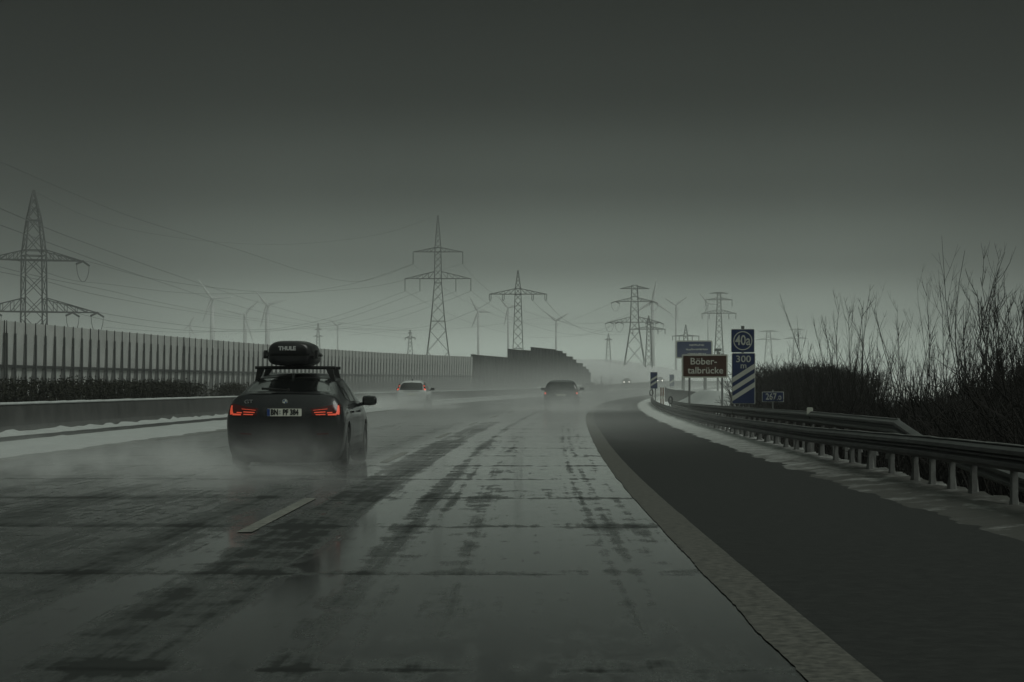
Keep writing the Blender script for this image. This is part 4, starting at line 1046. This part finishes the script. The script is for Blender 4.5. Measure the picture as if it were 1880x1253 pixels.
        for yy in (1.28, 2.24, 3.32):
            obj('door_seam', skin(bvh, [(yy, 1.0), (yy + .006, 1.0)], [(yy + .02, .34), (yy + .026, .34)], sx, .003, 1, 10), M['plastic'], t, True)
        for yy in (.83, 3.75): wheel(t, sx * .775, yy, .335)
        mirror(t, sx, 3.02, 1.03, .90, M['paint_dark'])
    # plate, badge, model letters
    h0 = bvh.ray_cast(Vector((0, -2, .865)), Vector((0, 1, 0)))[0]; py = h0.y - .03
    pl = obj('number_plate', plate(MB(), .53, .115, .02, .012, py, .865, 0), M['plate'], t)
    obj('plate_band', MB().box((-.24, py - .002, .865), (.045, .006, .108)), M['plate_blue'], pl)
    text('BN', .118, M['plate_ink'], pl, (-.148, py - .003, .865), .003, .74, .005); text('PF 384', .118, M['plate_ink'], pl, (.10, py - .003, .865), .003, .74, .005)
    obj('plate_seal', MB().tube([(-.064, py + .002, .885), (-.064, py - .004, .885)], .013, 12).tube([(-.064, py + .002, .850), (-.064, py - .004, .850)], .012, 12), M['silver'], pl)
    obj('plate_recess', skin(bvh, [(-.34, .945), (.34, .945)], [(-.31, .785), (.31, .785)], 'rear', .004, 12, 3), M['plastic'], t, True)
    h0 = bvh.ray_cast(Vector((0, -2, 1.03)), Vector((0, 1, 0)))[0]; by = h0.y - .012
    bd = obj('badge', MB().tube([(0, by + .02, 1.03), (0, by, 1.03)], .043, 24), M['silver'], t)
    for q in range(4):
        a0 = q * 90; pts = [(0, 0)] + [(.030 * math.cos(R(a0 + k * 15)), .030 * math.sin(R(a0 + k * 15))) for k in range(7)]
        obj('badge_quarter', MB().prism(pts, lambda p, yy: Vector((p[0], yy, 1.03 + p[1])), by - .003, by - .0005), M['badge_blue'] if q % 2 else M['plate'], bd)
    h0 = bvh.ray_cast(Vector((-.60, -2, 1.03)), Vector((0, 1, 0)))[0]
    text('GT', .085, M['silver'], t, (-.56, h0.y - .012, 1.025), .004, 1.2, 0, name='model_letters')
    # two roof bars with feet, antenna fin
    for yy, hw in ((1.35, .59), (2.2, .58)):
        m = MB(); zb = 1.565
        m.tube([(-hw - .05, yy, zb - .004), (0, yy, zb), (hw + .05, yy, zb - .004)], .026, 8)
        for sx in (-1, 1):
            g0 = bvh.ray_cast(Vector((sx * hw * .985, yy, 3)), Vector((0, 0, -1)))[0]
            m.prism([(sx * (hw - .10), zb - .02), (sx * (hw + .01), zb - .02), (sx * (hw + .05), g0.z - .03), (sx * (hw - .02), g0.z - .005)], lambda p, q: Vector((p[0], yy + q, p[1])), -.05, .05)
        obj('roof_rack', m, M['plastic'], t)
    g0 = bvh.ray_cast(Vector((0, 1.15, 3)), Vector((0, 0, -1)))[0]
    obj('antenna', MB().prism([(1.07, g0.z - .03), (1.09, g0.z + .05), (1.13, g0.z + .055), (1.25, g0.z - .01)], lambda p, q: Vector((q, p[0], p[1])), -.018, .018), M['paint_dark'], t)
    # roof box: a thing of its own
    b = empty('roof_box', t.matrix_basis @ Vector((-.045, .95, 1.588)), t.rotation_euler.z)
    tag(b, 'glossy black roof cargo box with white lettering on the black car', 'roof box')
    def sect(y, w, zt, zb, k=5):
        pts = []
        for a in range(33):
            q = math.pi * a / 32; c_, s_ = math.cos(q), math.sin(q)
            pts.append((w * math.copysign(abs(c_) ** .55, c_), y, zb + (zt - zb) * abs(s_) ** .62))
        return pts
    lid = [sect(-.025, .27, .340, .165), sect(.0, .315, .368, .158), sect(.05, .335, .385, .155), (sect(.16, .355, .395, .150)), sect(.5, .37, .40, .15), sect(1.0, .37, .385, .15), sect(1.4, .33, .33, .15), sect(1.62, .26, .26, .15), sect(1.72, .15, .2, .155)]
    obj('lid', MB().sweep(lid), M['boxplastic'], b, True)
    def sectb(y, w, z0, z1, ex=.5):
        pts = []
        for a in range(33):
            q = math.pi * a / 32; c_, s_ = math.cos(q), math.sin(q)
            pts.append((w * math.copysign(abs(c_) ** .6, c_), y, z1 - (z1 - z0) * abs(s_) ** .5))
        return pts
    base = [sectb(-.01, .22, .08, .19), sectb(.0, .30, .03, .19), sectb(.06, .345, .0, .19), sectb(.5, .365, 0, .19), sectb(1.2, .36, 0, .19), sectb(1.55, .28, .04, .19), sectb(1.70, .16, .12, .19)]
    obj('base', MB().sweep(base), M['boxplastic'], b, True)
    rim_ = []
    for y, w in ((-.012, .25), (.0, .33), (.06, .385), (.5, .40), (1.0, .395), (1.4, .345), (1.62, .27), (1.73, .15)):
        rim_.append([(w, y, .155), (w, y, .205), (-w, y, .205), (-w, y, .155)])
    obj('rim', MB().sweep(rim_), M['plastic'], b)
    for sx in (-1, 1):
        m = MB(); m.box((sx * .40, .22, .18), (.05, .12, .13)); m.tube([(sx * .40, .35, .185), (sx * .402, .9, .18), (sx * .375, 1.2, .175)], .018, 6); obj('latch', m, M['plastic'], b)
    text('THULE', .085, M['logo'], b, (-.03, -.034, .270), .006, 1.05, .004)
    return t
black_car()

def simple_car(name, label, px, D, tab, paint, wheels, wr, glass_rear, lamps, flank, mir, group, rev=False, head_l=None, wiper=True, extra=None, glow='glow_far'):
    t = empty(name, ((px - X0) * D / F, D, zr(D)), head(D) + (math.pi if rev else 0)); tag(t, label, 'car', group)
    me, bvh = body_mesh(tab, wheels, wr); obj('body', me, paint, t)
    obj('rear_window', skin(bvh, glass_rear[0], glass_rear[1], 'rear', .008, 16, 6), M['glass'], t, True)
    for sx in (-1, 1):
        for (a, b, lit) in lamps:
            la = obj('tail_light', skin(bvh, [(sx * x, z) for x, z in a], [(sx * x, z) for x, z in b], 'rear', .012, 8, 6), M['lens'], t, True)
            if lit and not rev:
                for (ga, gb) in lit: obj('light_bar', skin(bvh, [(sx * x, z) for x, z in ga], [(sx * x, z) for x, z in gb], 'rear', .02, 4, 4), M[glow], la, True)
        obj('side_window', skin(bvh, flank[0], flank[1], sx, .008, 18, 6), M['glass'], t, True)
        for wy in wheels: wheel(t, sx * (tab[len(tab) // 2][2] - .02), wy, wr)
        mirror(t, sx, *mir, M['plastic'])
        if head_l:
            x, z = head_l; h0 = bvh.ray_cast(Vector((sx * x, 9, z)), Vector((0, -1, 0)))[0]
            h0 = h0 if h0 is not None else Vector((sx * x, tab[-1][0], z))
            obj('headlight', MB().tube([h0 + Vector((0, -.06, 0)), h0 + Vector((0, .05, 0))], .10, 12), M['glow_white'], t)
    h0 = bvh.ray_cast(Vector((0, -2, .78)), Vector((0, 1, 0)))[0]
    if h0 is not None: obj('number_plate', MB().box(h0 + Vector((0, -.02, 0)), (.52, .02, .11)), M['plate'], t)
    if extra: extra(t, bvh)
    return t
# tall white crossover: lamps climbing beside the rear window
suv = [(0.0, .42, .66, .74, .62, .70, .80, .60, .88, .90), (.04, .33, .74, .86, .62, .82, .92, .70, 1.0, 1.02), (.12, .27, .78, .90, .64, .87, 1.0, .76, 1.10, 1.13), (.24, .25, .80, .91, .66, .885, 1.03, .70, 1.28, 1.32),
       (.42, .24, .81, .91, .68, .89, 1.04, .645, 1.46, 1.52), (.7, .24, .81, .91, .68, .89, 1.04, .62, 1.53, 1.60), (1.4, .24, .81, .91, .68, .88, 1.03, .61, 1.57, 1.645), (2.2, .24, .81, .91, .68, .88, 1.02, .61, 1.55, 1.63),
       (2.8, .24, .81, .90, .67, .87, 1.01, .63, 1.42, 1.49), (3.4, .24, .80, .89, .66, .86, .99, .70, 1.10, 1.13), (4.1, .26, .76, .86, .62, .80, .88, .64, .95, .97), (4.4, .34, .64, .74, .56, .68, .74, .52, .79, .80)]
def suv_extra(t, bvh):
    obj('chrome_strip', skin(bvh, [(-.5, .995), (0, .975), (.5, .995)], [(-.42, .955), (0, .935), (.42, .955)], 'rear', .014, 12, 2), M['alu'], t, True)
    g0 = bvh.ray_cast(Vector((0, .75, 3)), Vector((0, 0, -1)))[0]
    obj('antenna', MB().prism([(.66, g0.z - .03), (.72, g0.z + .10), (.76, g0.z + .10), (.88, g0.z)], lambda p, q: Vector((q, p[0], p[1])), -.02, .02), M['plastic'], t)
simple_car('white_crossover', 'white crossover in the left lane with tall tail lamps, throwing spray', 755, 134, suv, M['paint_white'], (.8, 3.45), .34,
           ([(-.62, 1.45), (0, 1.48), (.62, 1.45)], [(-.68, 1.03), (0, 1.01), (.68, 1.03)]),
           [([(.69, 1.40), (.74, 1.38)], [(.72, 1.02), (.88, 1.00)], [([(.70, 1.31), (.76, 1.30)], [(.71, 1.24), (.785, 1.23)]), ([(.735, 1.13), (.83, 1.11)], [(.745, 1.03), (.86, 1.02)])])],
           ([(.75, 1.40), (1.2, 1.48), (1.9, 1.49), (2.5, 1.42), (3.05, 1.16)], [(.75, 1.10), (1.2, 1.09), (1.9, 1.08), (2.5, 1.07), (3.05, 1.06)]), (2.75, 1.08, .90), 'cars driving ahead', extra=suv_extra, glow='glow_far')
van = [(0.0, .42, .70, .78, .62, .76, .90, .72, 1.0, 1.02), (.03, .34, .78, .89, .64, .86, 1.0, .78, 1.12, 1.14), (.10, .29, .82, .93, .66, .90, 1.05, .77, 1.28, 1.31), (.20, .28, .83, .935, .68, .91, 1.06, .72, 1.44, 1.49),
       (.34, .28, .84, .94, .68, .91, 1.06, .70, 1.50, 1.56), (1.0, .28, .84, .94, .68, .91, 1.06, .70, 1.54, 1.60), (2.2, .28, .84, .94, .68, .91, 1.05, .70, 1.54, 1.60), (3.0, .28, .84, .93, .68, .90, 1.04, .70, 1.46, 1.51), (3.7, .28, .83, .92, .66, .88, 1.0, .76, 1.10, 1.13),
       (4.4, .30, .78, .88, .62, .82, .88, .66, .96, .98), (4.7, .38, .66, .76, .56, .70, .76, .54, .82, .83)]
simple_car('dark_van', 'dark grey people carrier in the right lane half hidden by spray', 1030, 124, van, M['paint_grey'], (.85, 3.7), .34,
           ([(-.64, 1.46), (0, 1.47), (.64, 1.46)], [(-.74, 1.09), (0, 1.08), (.74, 1.09)]),
           [([(.80, 1.02), (.90, 1.02)], [(.80, .74), (.91, .74)], [([(.81, .92), (.90, .92)], [(.81, .83), (.90, .83)])])],
           ([(.5, 1.42), (1.4, 1.46), (2.4, 1.45), (3.2, 1.14)], [(.5, 1.12), (1.4, 1.11), (2.4, 1.10), (3.2, 1.08)]), (3.1, 1.10, .96), 'cars driving ahead', glow='glow_far')
simple_car('dark_hatchback', 'faint dark car lost in spray beyond the dark van', 1079, 330, suv, M['paint_grey'], (.8, 3.45), .34,
           ([(-.62, 1.45), (0, 1.48), (.62, 1.45)], [(-.68, 1.03), (0, 1.01), (.68, 1.03)]),
           [([(.69, 1.40), (.74, 1.38)], [(.72, 1.02), (.88, 1.00)], [])],
           ([(.75, 1.40), (1.9, 1.49), (3.05, 1.16)], [(.75, 1.10), (1.9, 1.08), (3.05, 1.06)]), (2.75, 1.08, .90), 'cars driving ahead')
for px, D, lab in ((1150.5, 500, 'oncoming car with bright headlights left of the far beacon'), (1211.5, 545, 'oncoming car with headlights just right of the far beacon')):
    t = simple_car('oncoming_car', lab, px, D, suv, M['paint_grey'], (.8, 3.45), .34,
           ([(-.62, 1.45), (0, 1.48), (.62, 1.45)], [(-.68, 1.03), (0, 1.01), (.68, 1.03)]), [([(.69, 1.40), (.74, 1.38)], [(.72, 1.02), (.88, 1.00)], [])],
           ([(.75, 1.40), (1.9, 1.49), (3.05, 1.16)], [(.75, 1.10), (1.9, 1.08), (3.05, 1.06)]), (2.75, 1.08, .90), 'oncoming cars with headlights', rev=True, head_l=(.55, .72))
    t.rotation_euler.z = math.pi - math.atan((px - X0) / F)

# ------------------------------------------------------------------ spray and haze (real volumes)
def spray(name, label, x, y, z, dx, dy, dz, rz, dens, seed, power=1.4, nscale=1.3, cut=.45, head_fade=.25):
    m = MB().box((0, 0, dz / 2), (dx, dy, dz)); mat = bpy.data.materials.new(name); mat.use_nodes = True
    nt = mat.node_tree; nt.nodes.clear(); out = nt.nodes.new('ShaderNodeOutputMaterial'); pv = nt.nodes.new('ShaderNodeVolumePrincipled')
    tc = nt.nodes.new('ShaderNodeTexCoord'); sp = nt.nodes.new('ShaderNodeSeparateXYZ'); nt.links.new(tc.outputs['Generated'], sp.inputs[0])
    gx, gy, gz = sp.outputs
    def hump(v): a = math_n(nt, 'MULTIPLY', v, math_n(nt, 'SUBTRACT', 1.0, v)); return math_n(nt, 'MULTIPLY', a, 4.0, clamp=True)
    fx = math_n(nt, 'POWER', hump(gx), 1.5)
    a = nt.nodes.new('ShaderNodeMapRange'); a.interpolation_type = 'SMOOTHSTEP'; a.inputs[1].default_value = 1.0; a.inputs[2].default_value = 1 - head_fade; nt.links.new(gy, a.inputs[0])
    b = nt.nodes.new('ShaderNodeMapRange'); b.interpolation_type = 'SMOOTHSTEP'; b.inputs[1].default_value = 0.0; b.inputs[2].default_value = .6; nt.links.new(gy, b.inputs[0])
    fz = math_n(nt, 'POWER', math_n(nt, 'SUBTRACT', 1.0, gz, clamp=True), power)
    nz = nn(nt, 'ShaderNodeTexNoise', i={'Scale': nscale, 'Detail': 6.0, 'Roughness': .66, 'Distortion': .9})
    mp = nt.nodes.new('ShaderNodeMapping'); mp.inputs['Location'].default_value = (seed, seed * 2, 0); mp.inputs['Scale'].default_value = (1, .55, 1.25)
    nt.links.new(tc.outputs['Object'], mp.inputs[0]); nt.links.new(mp.outputs[0], nz.inputs['Vector'])
    nf = math_n(nt, 'MULTIPLY', math_n(nt, 'MAXIMUM', math_n(nt, 'SUBTRACT', nz.outputs[0], cut - .15), 0.0), 3.6)
    d = math_n(nt, 'MULTIPLY', math_n(nt, 'MULTIPLY', fx, fz), math_n(nt, 'MULTIPLY', a.outputs[0], b.outputs[0]))
    d = math_n(nt, 'MULTIPLY', math_n(nt, 'MULTIPLY', d, nf), dens)
    nt.links.new(d, pv.inputs['Density']); pv.inputs['Color'].default_value = (.96, .97, .96, 1); pv.inputs['Anisotropy'].default_value = .0
    nt.links.new(pv.outputs[0], out.inputs['Volume'])
    o = obj(name, m, mat); o.location = (x, y, z); o.rotation_euler.z = rz
    tag(o, label, 'spray', 'road spray clouds', kind='stuff')
    return o
def spray_behind(name, label, px, D, w, L, h, dens, seed, fwd=1.5, shift=0.0, **kw):
    X = (px - X0) * D / F; hd = head(D); c = Vector((X, D, zr(D) + .02)) + Matrix.Rotation(hd, 3, 'Z') @ Vector((shift, fwd - L / 2, 0))
    spray(name, label, c.x, c.y, c.z, w, L, h, hd, dens, seed, **kw)
spray_behind('spray', 'wheel spray mist swirling low behind the black car', 522, 35, 10.5, 20.0, .92, .85, 1.0, fwd=7.5, shift=-1.6, power=2.4, nscale=1.1, cut=.59)
spray_behind('spray', 'pale spray cloud behind the white crossover', 755, 134, 7.5, 24, 1.15, .95, 4.0, fwd=3.5, power=1.6, nscale=.8, cut=.57)
spray_behind('spray', 'tall spray cloud swallowing the back of the dark van', 1030, 124, 9.5, 28, 1.55, .42, 7.0, fwd=3.0, shift=.3, power=1.5, nscale=.8, cut=.56)
spray_behind('spray', 'thin low mist over the wet lanes between the black car and the van', 870, 62, 15, 56, 1.2, .05, 12.0, fwd=26, power=1.3, nscale=.35, cut=.42)
spray_behind('spray', 'drifting spray veil ahead of the dark van', 1030, 250, 54, 340, 5.0, .010, 9.0, fwd=160, power=1.4, nscale=.12, cut=.32)

mb = MB().box((0, 1100, (HAZE_TOP - 6) / 2), (4200, 2560, HAZE_TOP + 6)); hm = bpy.data.materials.new('haze'); hm.use_nodes = True
nt = hm.node_tree; nt.nodes.clear(); out = nt.nodes.new('ShaderNodeOutputMaterial'); pv = nt.nodes.new('ShaderNodeVolumePrincipled')
pv.inputs['Density'].default_value = HAZE_DENSITY; pv.inputs['Color'].default_value = (.985, .99, .985, 1); pv.inputs['Anisotropy'].default_value = .7
nt.links.new(pv.outputs[0], out.inputs['Volume'])
hz_ = obj('haze', mb, hm); tag(hz_, 'pale wet winter haze hanging over the road and fields', 'haze', kind='stuff')
